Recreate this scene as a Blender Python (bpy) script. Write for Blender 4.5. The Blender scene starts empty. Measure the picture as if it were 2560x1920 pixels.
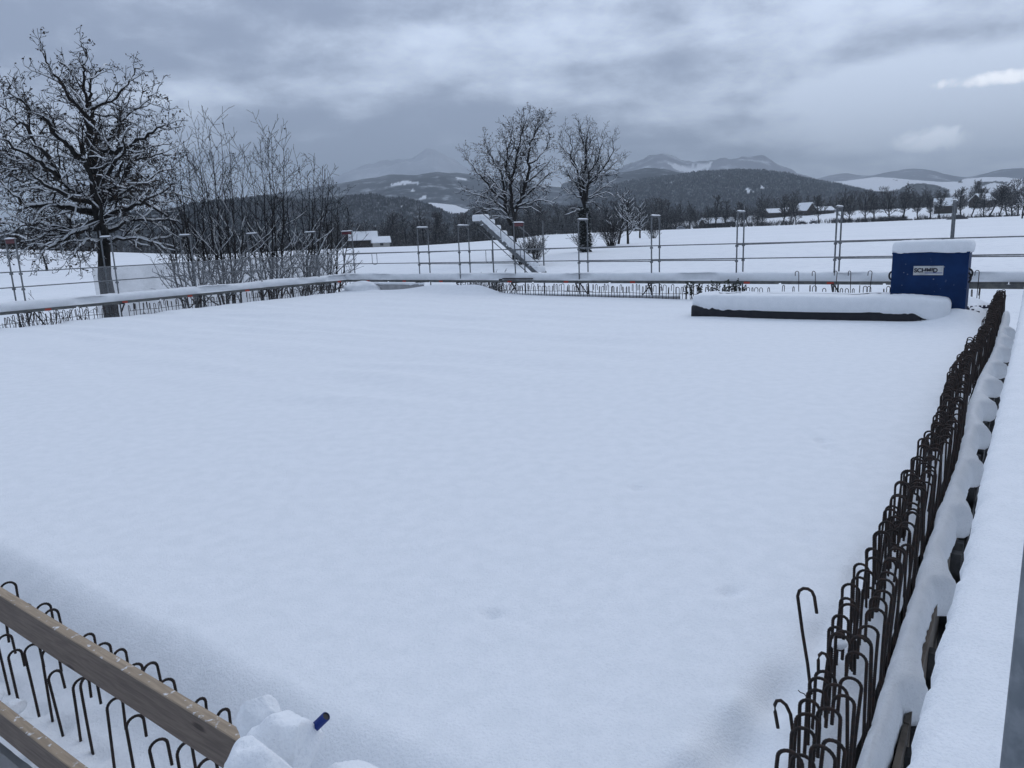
import bpy, math, random
import numpy as np
from mathutils import Vector, Matrix, noise as mnoise

sc = bpy.context.scene
R = math.radians

# ------------------------------------------------------------------ camera
FPX, PITCH, ROLL, CAMZ = 1829.0, R(11.46), R(-2.2), 2.35      # measured on the 2560 px wide photograph
Fv = np.array([0, math.cos(PITCH), -math.sin(PITCH)])
U0 = np.array([0, math.sin(PITCH), math.cos(PITCH)])
X0 = np.array([1.0, 0, 0])
Xv = math.cos(ROLL) * X0 + math.sin(ROLL) * U0
Uv = -math.sin(ROLL) * X0 + math.cos(ROLL) * U0
CAM = np.array([0, 0, CAMZ])
cam = bpy.data.cameras.new("camera")
cam_ob = bpy.data.objects.new("camera", cam)
sc.collection.objects.link(cam_ob)
cam.sensor_width = 36.0
cam.lens = 36.0 * FPX / 2560.0
cam.clip_start = 0.05
cam.clip_end = 30000
M4 = Matrix.Identity(4)
for i in range(3):
    M4[i][0] = Xv[i]; M4[i][1] = Uv[i]; M4[i][2] = -Fv[i]; M4[i][3] = CAM[i]
cam_ob.matrix_world = M4
sc.camera = cam_ob

# ------------------------------------------------------------------ view
sc.view_settings.view_transform = 'Standard'
sc.view_settings.look = 'None'
sc.view_settings.gamma = 1.0
sc.view_settings.use_curve_mapping = False
sc.view_settings.exposure = 0.0
sc.render.engine = 'CYCLES'
sc.cycles.use_denoising = True
sc.cycles.max_bounces = 6
sc.cycles.diffuse_bounces = 3
sc.cycles.glossy_bounces = 2
sc.cycles.transparent_max_bounces = 12
sc.cycles.volume_bounces = 0

# ------------------------------------------------------------------ sky and sun
SUN_EL, SUN_AZ = R(38), R(38)      # azimuth clockwise from +Y
def ray(u, v):
    return Fv + (u - 1280) / FPX * Xv - (v - 960) / FPX * Uv
def unit(v):
    v = np.array(v, float)
    return v / np.linalg.norm(v)

class NT:
    """small helper to write node trees"""
    def __init__(s, nt):
        s.nt = nt; s.n = nt.nodes; s.l = nt.links
    def add(s, t, **kw):
        nd = s.n.new(t)
        for k, v in kw.items():
            setattr(nd, k, v)
        return nd
    def link(s, a, b):
        s.l.new(a, b)
    def put(s, sock, v):
        if isinstance(v, bpy.types.NodeSocket):
            s.l.new(v, sock)
        elif v is not None:
            sock.default_value = v
    def math(s, op, a, b=None, c=None, clamp=False):
        nd = s.add('ShaderNodeMath', operation=op, use_clamp=clamp)
        s.put(nd.inputs[0], a)
        if b is not None: s.put(nd.inputs[1], b)
        if c is not None: s.put(nd.inputs[2], c)
        return nd.outputs[0]
    def ramp(s, fac, lo, hi, a=0.0, b=1.0, smooth=True):
        nd = s.add('ShaderNodeMapRange', interpolation_type='SMOOTHSTEP' if smooth else 'LINEAR')
        s.put(nd.inputs['Value'], fac)
        s.put(nd.inputs['From Min'], lo); s.put(nd.inputs['From Max'], hi)
        s.put(nd.inputs['To Min'], a); s.put(nd.inputs['To Max'], b)
        return nd.outputs['Result']
    def mix(s, fac, a, b):
        nd = s.add('ShaderNodeMix', data_type='RGBA')
        s.put(nd.inputs[0], fac); s.put(nd.inputs[6], a); s.put(nd.inputs[7], b)
        return nd.outputs[2]
    def noise(s, vec, scale, detail=4, rough=0.5, dist=0.0):
        nd = s.add('ShaderNodeTexNoise')
        if vec is not None: s.put(nd.inputs['Vector'], vec)
        nd.inputs['Scale'].default_value = scale
        nd.inputs['Detail'].default_value = detail
        nd.inputs['Roughness'].default_value = rough
        nd.inputs['Distortion'].default_value = dist
        return nd.outputs['Fac']
    def dot(s, vec, d):
        nd = s.add('ShaderNodeVectorMath', operation='DOT_PRODUCT')
        s.put(nd.inputs[0], vec); nd.inputs[1].default_value = d
        return nd.outputs['Value']

def c4(r, g, b): return (r, g, b, 1.0)

world = bpy.data.worlds.new("World")
sc.world = world
world.use_nodes = True
w = NT(world.node_tree)
w.n.clear()
out = w.add('ShaderNodeOutputWorld')
bg = w.add('ShaderNodeBackground')
bg.inputs['Strength'].default_value = 0.104
sky = w.add('ShaderNodeTexSky', sky_type='NISHITA')
sky.sun_disc = False
sky.sun_elevation = SUN_EL
sky.sun_rotation = SUN_AZ
tc = w.add('ShaderNodeTexCoord')
D = tc.outputs['Generated']
sep = w.add('ShaderNodeSeparateXYZ'); w.link(D, sep.inputs[0])
zz = w.math('MAXIMUM', sep.outputs['Z'], 0.0)
den = w.math('ADD', zz, 0.24)
comb = w.add('ShaderNodeCombineXYZ')
w.put(comb.inputs[0], w.math('DIVIDE', sep.outputs['X'], den))
w.put(comb.inputs[1], w.math('DIVIDE', sep.outputs['Y'], den))
vec = comb.outputs[0]
n1 = w.noise(vec, 0.85, 9, 0.62, 0.08)
n2 = w.noise(vec, 3.4, 10, 0.68, 0.15)
mpD = w.add('ShaderNodeMapping'); w.link(D, mpD.inputs[0]); mpD.inputs['Scale'].default_value = (1, 1, 2.0)
n3 = w.noise(mpD.outputs[0], 9.0, 9, 0.62, 0.1)
cl = w.math('ADD', w.math('MULTIPLY', n3, 0.26), w.math('SUBTRACT', w.math('ADD', w.math('MULTIPLY', n1, 0.56), w.math('MULTIPLY', n2, 0.44)), 0.13))
def spot(u, v, cosw0, cosw1, amp):
    d = unit(ray(u, v))
    return w.ramp(w.dot(D, tuple(d)), cosw0, cosw1, 0.0, amp)
def soft(u, v, su, sv, amp):
    d = unit(ray(u, v)); rt = unit(np.cross(d, [0, 0, 1.0])); up = np.cross(rt, d)
    a = w.math('DIVIDE', w.dot(D, tuple(rt)), su / FPX); b = w.math('DIVIDE', w.dot(D, tuple(up)), sv / FPX)
    r2 = w.math('ADD', w.math('MULTIPLY', a, a), w.math('MULTIPLY', b, b))
    return w.math('MULTIPLY', w.ramp(r2, 2.2, 0.0, 0.0, amp), w.math('GREATER_THAN', w.dot(D, tuple(d)), 0.4))
for q in [(150, 100, 460, 70, -.13), (900, 5, 380, 45, -.09), (1300, 110, 420, 110, .03), (620, 225, 340, 80, .05), (1000, 325, 460, 75, -.13), (1000, 420, 700, 45, -.10), (1800, 165, 560, 34, -.07),
          (1550, 215, 340, 30, .07), (1950, 245, 330, 28, .06), (2480, 235, 340, 85, .36), (1900, 315, 480, 24, -.05), (2300, 60, 470, 80, .12)]:
    cl = w.math('ADD', cl, soft(*q))
fac = w.ramp(cl, 0.33, 0.69)
colr = w.mix(fac, c4(3.4, 4.1, 5.65), c4(8.7, 10.0, 12.3))
# thin gap in the clouds at the right, and the one small bright cloud below it
nb = w.noise(D, 26.0, 6, 0.62, 0.8)
def blob(u, v, su, sv):
    """flattened patch round a sky direction"""
    d = unit(ray(u, v))
    rt = unit(np.cross(d, [0, 0, 1.0])); up = np.cross(rt, d)
    a = w.math('DIVIDE', w.dot(D, tuple(rt)), su)
    b = w.math('DIVIDE', w.dot(D, tuple(up)), sv)
    r2 = w.math('ADD', w.math('MULTIPLY', a, a), w.math('MULTIPLY', b, b))
    r2 = w.math('ADD', r2, w.math('MULTIPLY', w.math('SUBTRACT', nb, 0.5), 5.5))
    ahead = w.math('GREATER_THAN', w.dot(D, tuple(d)), 0.5)
    return w.math('MULTIPLY', w.ramp(r2, 1.7, -0.3, 0.0, 1.0), ahead)
colr = w.mix(blob(2545, 188, 0.060, 0.0065), colr, c4(16, 16.6, 17.8))
colr = w.mix(w.math('MULTIPLY', blob(2325, 350, 0.036, 0.012), 0.7), colr, c4(16.5, 18.0, 20.5))
zen_back = w.math('MULTIPLY', w.ramp(sep.outputs['Z'], 0.24, 0.75, 1.0, 1.28), w.ramp(sep.outputs['Y'], -0.8, 0.5, 0.55, 1.06))  # zenith lift; unseen sky behind the camera dimmed to darken slopes facing it
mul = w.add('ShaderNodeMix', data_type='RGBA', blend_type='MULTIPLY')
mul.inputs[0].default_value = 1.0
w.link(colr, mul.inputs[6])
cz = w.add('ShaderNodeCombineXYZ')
for i in range(3): w.put(cz.inputs[i], zen_back)
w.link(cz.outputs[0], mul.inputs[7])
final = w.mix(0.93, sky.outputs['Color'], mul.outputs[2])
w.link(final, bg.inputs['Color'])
w.link(bg.outputs[0], out.inputs['Surface'])

sun = bpy.data.lights.new("sun", 'SUN')
sun.energy = 0.55
sun.angle = R(40)
sun.color = (1.0, 0.95, 0.88)
sun_ob = bpy.data.objects.new("sun", sun)
sc.collection.objects.link(sun_ob)
sd = Vector((math.sin(SUN_AZ) * math.cos(SUN_EL), math.cos(SUN_AZ) * math.cos(SUN_EL), math.sin(SUN_EL)))
sun_ob.rotation_euler = (-sd).to_track_quat('-Z', 'Y').to_euler()
sun_ob.location = (0, 0, 60)

# ------------------------------------------------------------------ helpers
ANG = R(55.0)
E1 = np.array([math.cos(ANG), math.sin(ANG)])       # along the right-hand wall, away from the camera
E2 = np.array([-math.sin(ANG), math.cos(ANG)])      # along the near wall, to the left
def W(a, b, z=0.0):
    p = a * E1 + b * E2
    return (p[0], p[1], z)
def AB(x, y):
    p = np.array([x, y]); return float(p @ E1), float(p @ E2)
def at_dist(u, v, d):
    """point seen at pixel (u, v) at horizontal distance d"""
    r = ray(u, v)
    return CAM + r * (d / math.hypot(r[0], r[1]))
def azdir(u, v=600):
    r = ray(u, v); h = math.hypot(r[0], r[1])
    return r[0] / h, r[1] / h
def nz(x, y, z=0.0): return mnoise.noise(Vector((x, y, z)))
def fbm(x, y, z=0.0, o=4):
    s = 0.0; a = 1.0; f = 1.0
    for _ in range(o):
        s += a * mnoise.noise(Vector((x * f, y * f, z * f + 7.3 * f))); a *= 0.5; f *= 2.03
    return s
def sstep(x, a, b):
    t = min(1.0, max(0.0, (x - a) / (b - a))); return t * t * (3 - 2 * t)

class MB:
    def __init__(s):
        s.v = []; s.f = []; s.mi = []; s.cur = 0
    def verts(s, pts):
        n = len(s.v); s.v.extend([tuple(map(float, p)) for p in pts]); return n
    def face(s, idx):
        s.f.append(tuple(idx)); s.mi.append(s.cur)
    def box(s, x0, x1, y0, y1, z0, z1):
        n = s.verts([(x0, y0, z0), (x1, y0, z0), (x1, y1, z0), (x0, y1, z0), (x0, y0, z1), (x1, y0, z1), (x1, y1, z1), (x0, y1, z1)])
        for q in ((3, 2, 1, 0), (4, 5, 6, 7), (0, 1, 5, 4), (1, 2, 6, 5), (2, 3, 7, 6), (3, 0, 4, 7)):
            s.face([n + i for i in q])
    def tube(s, pts, rad, sides=6, cap=True):
        P = np.asarray(pts, float); k = len(P)
        r = np.full(k, rad, float) if np.isscalar(rad) else np.asarray(rad, float)
        T = np.empty_like(P)
        T[1:-1] = P[2:] - P[:-2]; T[0] = P[1] - P[0]; T[-1] = P[-1] - P[-2]
        T /= (np.linalg.norm(T, axis=1)[:, None] + 1e-12)
        m = np.abs(T.mean(axis=0)); ref = np.zeros(3); ref[int(np.argmin(m))] = 1.0
        A = np.cross(T, ref); A /= (np.linalg.norm(A, axis=1)[:, None] + 1e-12)
        B = np.cross(T, A)
        an = np.arange(sides) * 2 * math.pi / sides
        ring = P[:, None, :] + r[:, None, None] * (np.cos(an)[None, :, None] * A[:, None, :] + np.sin(an)[None, :, None] * B[:, None, :])
        n = len(s.v); s.v.extend(map(tuple, ring.reshape(-1, 3).tolist()))
        for i in range(k - 1):
            o = n + i * sides
            for j in range(sides):
                j2 = (j + 1) % sides
                s.f.append((o + j, o + sides + j, o + sides + j2, o + j2)); s.mi.append(s.cur)
        if cap:
            s.face([n + j for j in range(sides)])
            s.face([n + (k - 1) * sides + j for j in reversed(range(sides))])
    def bar(s, p, q, r, sides=8):
        s.tube([p, q], r, sides)
    def grid(s, P):
        """P: rows x cols x 3"""
        P = np.asarray(P, float); a, b = P.shape[:2]
        n = len(s.v); s.v.extend(map(tuple, P.reshape(-1, 3).tolist()))
        for i in range(a - 1):
            for j in range(b - 1):
                k = n + i * b + j
                s.f.append((k, k + 1, k + b + 1, k + b)); s.mi.append(s.cur)
        return n
    def beam(s, p, q, w, h):
        """rectangular bar from p to q, w across and h high"""
        p = np.array(p, float); q = np.array(q, float); t = unit(q - p)
        sd = np.cross(t, [0, 0, 1.0])
        sd = unit(sd) if np.linalg.norm(sd) > 1e-3 else np.array([1.0, 0, 0])
        up = np.cross(sd, t)
        c = [(-w / 2, -h / 2), (w / 2, -h / 2), (w / 2, h / 2), (-w / 2, h / 2)]
        n = s.verts([p + sd * a + up * b for a, b in c] + [q + sd * a + up * b for a, b in c])
        for f in ((3, 2, 1, 0), (4, 5, 6, 7), (0, 1, 5, 4), (1, 2, 6, 5), (2, 3, 7, 6), (3, 0, 4, 7)):
            s.face([n + i for i in f])
    def mesh(s, name, mats, smooth=False):
        me = bpy.data.meshes.new(name)
        me.from_pydata(s.v, [], s.f)
        for m in (mats if isinstance(mats, (list, tuple)) else [mats]):
            me.materials.append(m)
        if any(s.mi): me.polygons.foreach_set('material_index', s.mi)
        if smooth: me.polygons.foreach_set('use_smooth', [True] * len(me.polygons))
        me.update()
        return me
    def build(s, name, mats, parent=None, loc=None, rotz=0.0, smooth=False):
        o = bpy.data.objects.new(name, s.mesh(name, mats, smooth))
        sc.collection.objects.link(o)
        if parent is not None: o.parent = parent
        if loc is not None: o.location = loc
        if rotz: o.rotation_euler = (0, 0, rotz)
        return o

def tag(o, label=None, cat=None, group=None, kind=None):
    if label: o['label'] = label
    if cat: o['category'] = cat
    if group: o['group'] = group
    if kind: o['kind'] = kind
    return o
def thing(name, label, cat, loc=(0, 0, 0), rotz=0.0, group=None):
    o = bpy.data.objects.new(name, None)
    o.empty_display_size = 0.2
    sc.collection.objects.link(o)
    o.location = loc; o.rotation_euler = (0, 0, rotz)
    return tag(o, label, cat, group)
def dup(root, loc, rotz=0.0, label=None, group=None, scale=None):
    r = root.copy(); sc.collection.objects.link(r)
    r.location = loc; r.rotation_euler = (0, 0, rotz)
    if scale is not None: r.scale = scale
    if label: r['label'] = label
    if group: r['group'] = group
    for ch in list(root.children):
        c = ch.copy(); sc.collection.objects.link(c); c.parent = r
    return r

# ------------------------------------------------------------------ materials
def mat(name):
    m = bpy.data.materials.new(name); m.use_nodes = True
    t = NT(m.node_tree)
    b = t.n['Principled BSDF']
    return m, t, b
def geo_pos(t):
    g = t.add('ShaderNodeNewGeometry'); return g.outputs['Position'], g.outputs['Normal']
def obj_co(t):
    return t.add('ShaderNodeTexCoord').outputs['Object']
def bump(t, b, h, strength=0.3, dist=0.02):
    bp = t.add('ShaderNodeBump'); bp.inputs['Strength'].default_value = strength; bp.inputs['Distance'].default_value = dist
    t.put(bp.inputs['Height'], h); t.link(bp.outputs[0], b.inputs['Normal'])

def snow_mat(name, fine=90.0, st=0.35, dist=0.01, mid=6.0):
    m, t, b = mat(name)
    p, n = geo_pos(t)
    nf = t.noise(p, fine, 3, 0.6); nm = t.noise(p, mid, 4, 0.55)
    col = t.mix(t.ramp(nm, 0.35, 0.65), c4(0.83, 0.855, 0.88), c4(0.87, 0.89, 0.915))
    col = t.mix(t.ramp(nf, 0.36, 0.5, 0.30, 0.0), col, c4(0.68, 0.71, 0.76))
    t.link(col, b.inputs['Base Color'])
    b.inputs['Roughness'].default_value = 0.75
    b.inputs['Specular IOR Level'].default_value = 0.2
    bump(t, b, t.math('ADD', nf, t.math('MULTIPLY', nm, 1.5)), st, dist)
    return m
SNOW = snow_mat('snow', 75.0, 0.55, 0.012)
SNOW_FIELD = snow_mat('snow_field', 1.2, 0.25, 0.15, 0.08)

def plain(name, col, rough=0.6, metal=0.0, spots=None, scale=20, bst=0.0):
    m, t, b = mat(name)
    if spots:
        nn = t.noise(obj_co(t), scale, 5, 0.6)
        t.link(t.mix(t.ramp(nn, 0.42, 0.66), c4(*col), c4(*spots)), b.inputs['Base Color'])
        if bst: bump(t, b, nn, bst, 0.01)
    else:
        b.inputs['Base Color'].default_value = c4(*col)
    b.inputs['Roughness'].default_value = rough
    b.inputs['Metallic'].default_value = metal
    return m
RUST = plain('rusty_steel', (0.012, 0.008, 0.007), 0.8, 0.0, (0.035, 0.017, 0.011), 35, 0.2)
GALV = plain('galvanised_steel', (0.13, 0.14, 0.15), 0.5, 0.35, (0.20, 0.21, 0.22), 9)
DECKM = plain('deck_steel', (0.11, 0.115, 0.115), 0.6, 0.2, (0.17, 0.17, 0.16), 6)
REDP = plain('red_paint', (0.13, 0.022, 0.028), 0.6, 0.0, (0.08, 0.02, 0.024), 12)
REDS = plain('red_sticker', (0.45, 0.06, 0.035), 0.6)
BLACK = plain('black_steel', (0.018, 0.018, 0.022), 0.6)
CONC = plain('concrete', (0.20, 0.20, 0.20), 0.9, 0.0, (0.28, 0.28, 0.28), 3, 0.1)
RIBGREY = plain('grey_panel', (0.38, 0.38, 0.39), 0.8, 0.0, (0.46, 0.46, 0.47), 4)
PLY = plain('plywood', (0.15, 0.125, 0.10), 0.85, 0.0, (0.07, 0.06, 0.05), 5)
FORMD = plain('dark_formwork', (0.03, 0.032, 0.035), 0.8, 0.0, (0.07, 0.07, 0.07), 6)
TARP = plain('dark_tarpaulin', (0.004, 0.005, 0.012), 0.6, 0.0, (0.010, 0.010, 0.016), 5, 0.3)
BARK = plain('bark', (0.008, 0.007, 0.0065), 0.95, 0.0, (0.020, 0.018, 0.016), 8, 0.4)
TWIG = plain('twig', (0.010, 0.008, 0.0075), 0.95)
LEAF = plain('dry_leaf', (0.045, 0.029, 0.018), 0.9, 0.0, (0.016, 0.011, 0.008), 2)
GREEN = plain('evergreen_leaf', (0.02, 0.03, 0.018), 0.6, 0.0, (0.035, 0.05, 0.03), 6)

def mk_twig_snow(name, bark, lo=0.1, hi=0.55, amt=0.85):
    """bark with snow lying on every upward side"""
    m, t, b = mat(name)
    p, n = geo_pos(t)
    sp = t.add('ShaderNodeSeparateXYZ'); t.link(n, sp.inputs[0])
    nn = t.noise(p, 1.7, 4, 0.6)
    f = t.math('MULTIPLY', t.ramp(sp.outputs['Z'], lo, hi), t.ramp(nn, 0.36, 0.52, 0.25, amt))
    t.link(t.mix(f, c4(*bark), c4(0.82, 0.84, 0.87)), b.inputs['Base Color'])
    b.inputs['Roughness'].default_value = 0.9
    return m
TWIGSNOW = mk_twig_snow('snowy_twig', (0.013, 0.011, 0.010), 0.35, 0.85, 0.55)
CONIFER = mk_twig_snow('snowy_conifer', (0.012, 0.017, 0.014), 0.35, 0.95, 0.35)
HEDGE = mk_twig_snow('snowy_hedge', (0.014, 0.012, 0.011), 0.35, 0.95, 0.4)

def mk_wood(name, side, top):
    m, t, b = mat(name)
    co = obj_co(t)
    mp = t.add('ShaderNodeMapping'); t.link(co, mp.inputs[0]); mp.inputs['Scale'].default_value = (1.6, 22, 22)
    gr = t.noise(mp.outputs[0], 3.0, 6, 0.6, 0.6)
    vo = t.add('ShaderNodeTexVoronoi'); mk = t.add('ShaderNodeMapping'); t.link(co, mk.inputs[0])
    mk.inputs['Scale'].default_value = (2.6, 8, 8); t.link(mk.outputs[0], vo.inputs['Vector']); vo.inputs['Scale'].default_value = 1.0
    knot = t.ramp(vo.outputs['Distance'], 0.06, 0.16, 1.0, 0.0)
    p, n = geo_pos(t)
    sp = t.add('ShaderNodeSeparateXYZ'); t.link(n, sp.inputs[0])
    base = t.mix(t.ramp(gr, 0.3, 0.7), c4(*side), c4(*[x * 1.7 for x in side]))
    base = t.mix(t.math('MULTIPLY', knot, 0.8), base, c4(0.03, 0.02, 0.015))
    tp = t.mix(t.ramp(gr, 0.3, 0.7), c4(*top), c4(*[x * 1.4 for x in top]))
    fl = t.noise(p, 28, 3, 0.5)
    tp = t.mix(t.ramp(fl, 0.61, 0.70, 0.0, 0.7), tp, c4(0.8, 0.82, 0.85))      # crumbs of frozen snow
    t.link(t.mix(t.ramp(sp.outputs['Z'], 0.5, 0.8), base, tp), b.inputs['Base Color'])
    b.inputs['Roughness'].default_value = 0.85
    bump(t, b, gr, 0.35, 0.004)
    return m
WOOD = mk_wood('weathered_plank', (0.105, 0.082, 0.066), (0.29, 0.225, 0.16))

def mk_blue():
    m, t, b = mat('blue_paint')
    co = obj_co(t)
    nn = t.noise(co, 2.2, 5, 0.6)
    base = t.mix(t.ramp(nn, 0.35, 0.7), c4(0.0012, 0.020, 0.080), c4(0.003, 0.029, 0.11))
    vo = t.add('ShaderNodeTexVoronoi'); t.link(co, vo.inputs['Vector']); vo.inputs['Scale'].default_value = 9.0
    pick = t.noise(co, 3.3, 2, 0.5)
    s = t.math('MULTIPLY', t.ramp(vo.outputs['Distance'], 0.10, 0.2, 1.0, 0.0), t.ramp(pick, 0.5, 0.62, 0.0, 0.4))
    t.link(t.mix(s, base, c4(0.5, 0.55, 0.62)), b.inputs['Base Color'])
    b.inputs['Specular IOR Level'].default_value = 0.2
    b.inputs['Roughness'].default_value = 0.6
    return m
BLUE = mk_blue()
HOSE = plain('blue_plastic', (0.006, 0.03, 0.20), 0.4)
SIGNW = plain('white_plate', (0.52, 0.53, 0.52), 0.5, 0.0, (0.40, 0.41, 0.42), 7)
INK = plain('black_ink', (0.012, 0.012, 0.02), 0.6)
SBLUE = plain('sign_blue', (0.02, 0.06, 0.25), 0.6)

def mk_net():
    m, t, b = mat('translucent_net')
    t.n.remove(b)
    o = t.n['Material Output']
    tr = t.add('ShaderNodeBsdfTransparent'); tr.inputs[0].default_value = c4(0.97, 0.97, 0.97)
    df = t.add('ShaderNodeBsdfDiffuse'); df.inputs[0].default_value = c4(0.31, 0.32, 0.335)
    tl = t.add('ShaderNodeBsdfTranslucent'); tl.inputs[0].default_value = c4(0.31, 0.32, 0.335)
    ms0 = t.add('ShaderNodeMixShader'); ms0.inputs[0].default_value = 0.5
    t.link(df.outputs[0], ms0.inputs[1]); t.link(tl.outputs[0], ms0.inputs[2])
    ms = t.add('ShaderNodeMixShader')
    nn = t.noise(obj_co(t), 1.5, 4, 0.6)
    t.put(ms.inputs[0], t.ramp(nn, 0.3, 0.7, 0.34, 0.48))
    t.link(tr.outputs[0], ms.inputs[1]); t.link(ms0.outputs[0], ms.inputs[2])
    t.link(ms.outputs[0], o.inputs['Surface'])
    return m
NET = mk_net()

# ------------------------------------------------------------------ ground: one sheet to the horizon
TU = np.array([-900, -400, 0, 400, 700, 955, 1142, 1343, 1605, 1840, 2108, 2560, 3000], float)
TR = np.array([0, 40, 60, 90, 140, 230, 300, 400, 440, 520, 700, 1000, 1600, 7000], float)
TZ = np.array([
    [-3.2] * 13,
    [-2.7] * 13,
    [-1.8, -1.8, -1.8, -1.8, -1.8, -1.8, -1.7, -1.6, -1.5, -1.4, -1.3, -1.2, -1.2],
    [-.9, -.9, -.9, -.9, -.7, -.5, -.3, -.2, -.1, 0, .1, .2, .2],
    [-.5, -.5, -.5, -.5, -.3, -.1, .1, .2, .45, .6, .7, .8, .8],
    [.8, .8, .8, .2, .45, .45, .4, .9, 1.2, 1.3, 1.4, 1.5, 1.5],
    [2.5, 2.5, 2.5, .5, -1.5, -1.5, .2, 1.6, 1.7, 1.8, 1.9, 1.9, 1.9],
    [5.2, 5.2, 5.2, 0, -4, -5, -4, 2.2, 2.25, 2.25, 2.3, 2.4, 2.4],
    [5.4, 5.4, 5.2, 0, -5, -6, -5, 2.0, 2.2, 2.3, 2.4, 2.6, 2.6],
    [5, 5, 5, -1, -6, -7, -5, 2.5, 6, 9.2, 9.5, 8.0, 8],
    [4, 4, 4, -3, -8, -8, -6, 1, 7, 11, 12, 13, 12],
    [0, 0, 0, -8, -12, -12, -8, -2, 4, 8, 10, 12, 10],
    [-15] * 13,
    [-15] * 13])
TA = np.array([math.atan2(*azdir(u)) for u in TU])
def ground_z(x, y):
    r = math.hypot(x, y); az = math.atan2(x, y)
    az = min(max(az, TA[0]), TA[-1])
    col = [np.interp(az, TA, TZ[i]) for i in range(len(TR))]
    # smooth radial interpolation
    i = min(max(int(np.searchsorted(TR, r)) - 1, 0), len(TR) - 2)
    t = min(1.0, max(0.0, (r - TR[i]) / (TR[i + 1] - TR[i])))
    z = col[i] + (col[i + 1] - col[i]) * t
    if r > 45:
        k = min(1.0, (r - 45) / 60)
        z += 0.10 * k * nz(x / 22, y / 22, 3.1) + 0.22 * k * nz(x / 70, y / 70, 1.7)
    return z
def on_ground(u, d):
    dx, dy = azdir(u); x, y = dx * d, dy * d
    return x, y, ground_z(x, y)
g = MB()
azs = np.concatenate([np.linspace(-math.pi, R(-50), 26)[:-1], np.linspace(R(-50), R(50), 260), np.linspace(R(50), math.pi, 26)[1:]])
rs = np.concatenate([[0.5, 15, 28], np.linspace(34, 150, 60), np.geomspace(155, 1100, 70), np.geomspace(1200, 7000, 14)])
P = np.zeros((len(rs), len(azs), 3))
for i, r in enumerate(rs):
    for j, a in enumerate(azs):
        x, y = math.sin(a) * r, math.cos(a) * r
        P[i, j] = (x, y, ground_z(x, y))
g.grid(P)
tag(g.build('ground', SNOW_FIELD, smooth=True), kind='structure')

# ------------------------------------------------------------------ hills
def hill_mat(name, forest, forest2, scale, dust=0.35):
    m, t, b = mat(name)
    p, n = geo_pos(t)
    at = t.add('ShaderNodeAttribute'); at.attribute_name = 'snow'
    mp = t.add('ShaderNodeMapping'); t.link(p, mp.inputs[0]); mp.inputs['Scale'].default_value = (1, 1, 0.45)
    nn = t.noise(mp.outputs[0], scale, 6, 0.68)
    n2 = t.noise(p, scale * 0.12, 4, 0.5)
    col = t.mix(t.ramp(n2, 0.35, 0.65), c4(*forest), c4(*forest2))
    col = t.mix(t.math('MULTIPLY', t.ramp(nn, 0.50, 0.72), dust), col, c4(0.78, 0.81, 0.85))
    col = t.mix(at.outputs['Fac'], col, c4(0.84, 0.86, 0.89))
    t.link(col, b.inputs['Base Color'])
    b.inputs['Roughness'].default_value = 0.95
    b.inputs['Specular IOR Level'].default_value = 0.05
    return m
HILLM = {
    'near': hill_mat('forest_slope', (0.010, 0.014, 0.017), (0.03, 0.033, 0.036), 0.07, 0.5),
    'far': hill_mat('far_slope', (0.03, 0.037, 0.045), (0.07, 0.078, 0.09), 0.018, 0.55),
    'rock': hill_mat('hazed_rock', (0.19, 0.205, 0.235), (0.34, 0.355, 0.39), 0.008, 0.85),  # snowy rock, paled further so its colour stands in for cloud haze
    'peak': hill_mat('hazed_peak', (0.40, 0.43, 0.48), (0.60, 0.63, 0.68), 0.008, 0.6),  # snow tone lightened towards the sky, haze put into the colour
    'snowy': hill_mat('snow_hill', (0.80, 0.82, 0.85), (0.84, 0.86, 0.89), 0.01, 0.2)}

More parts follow.
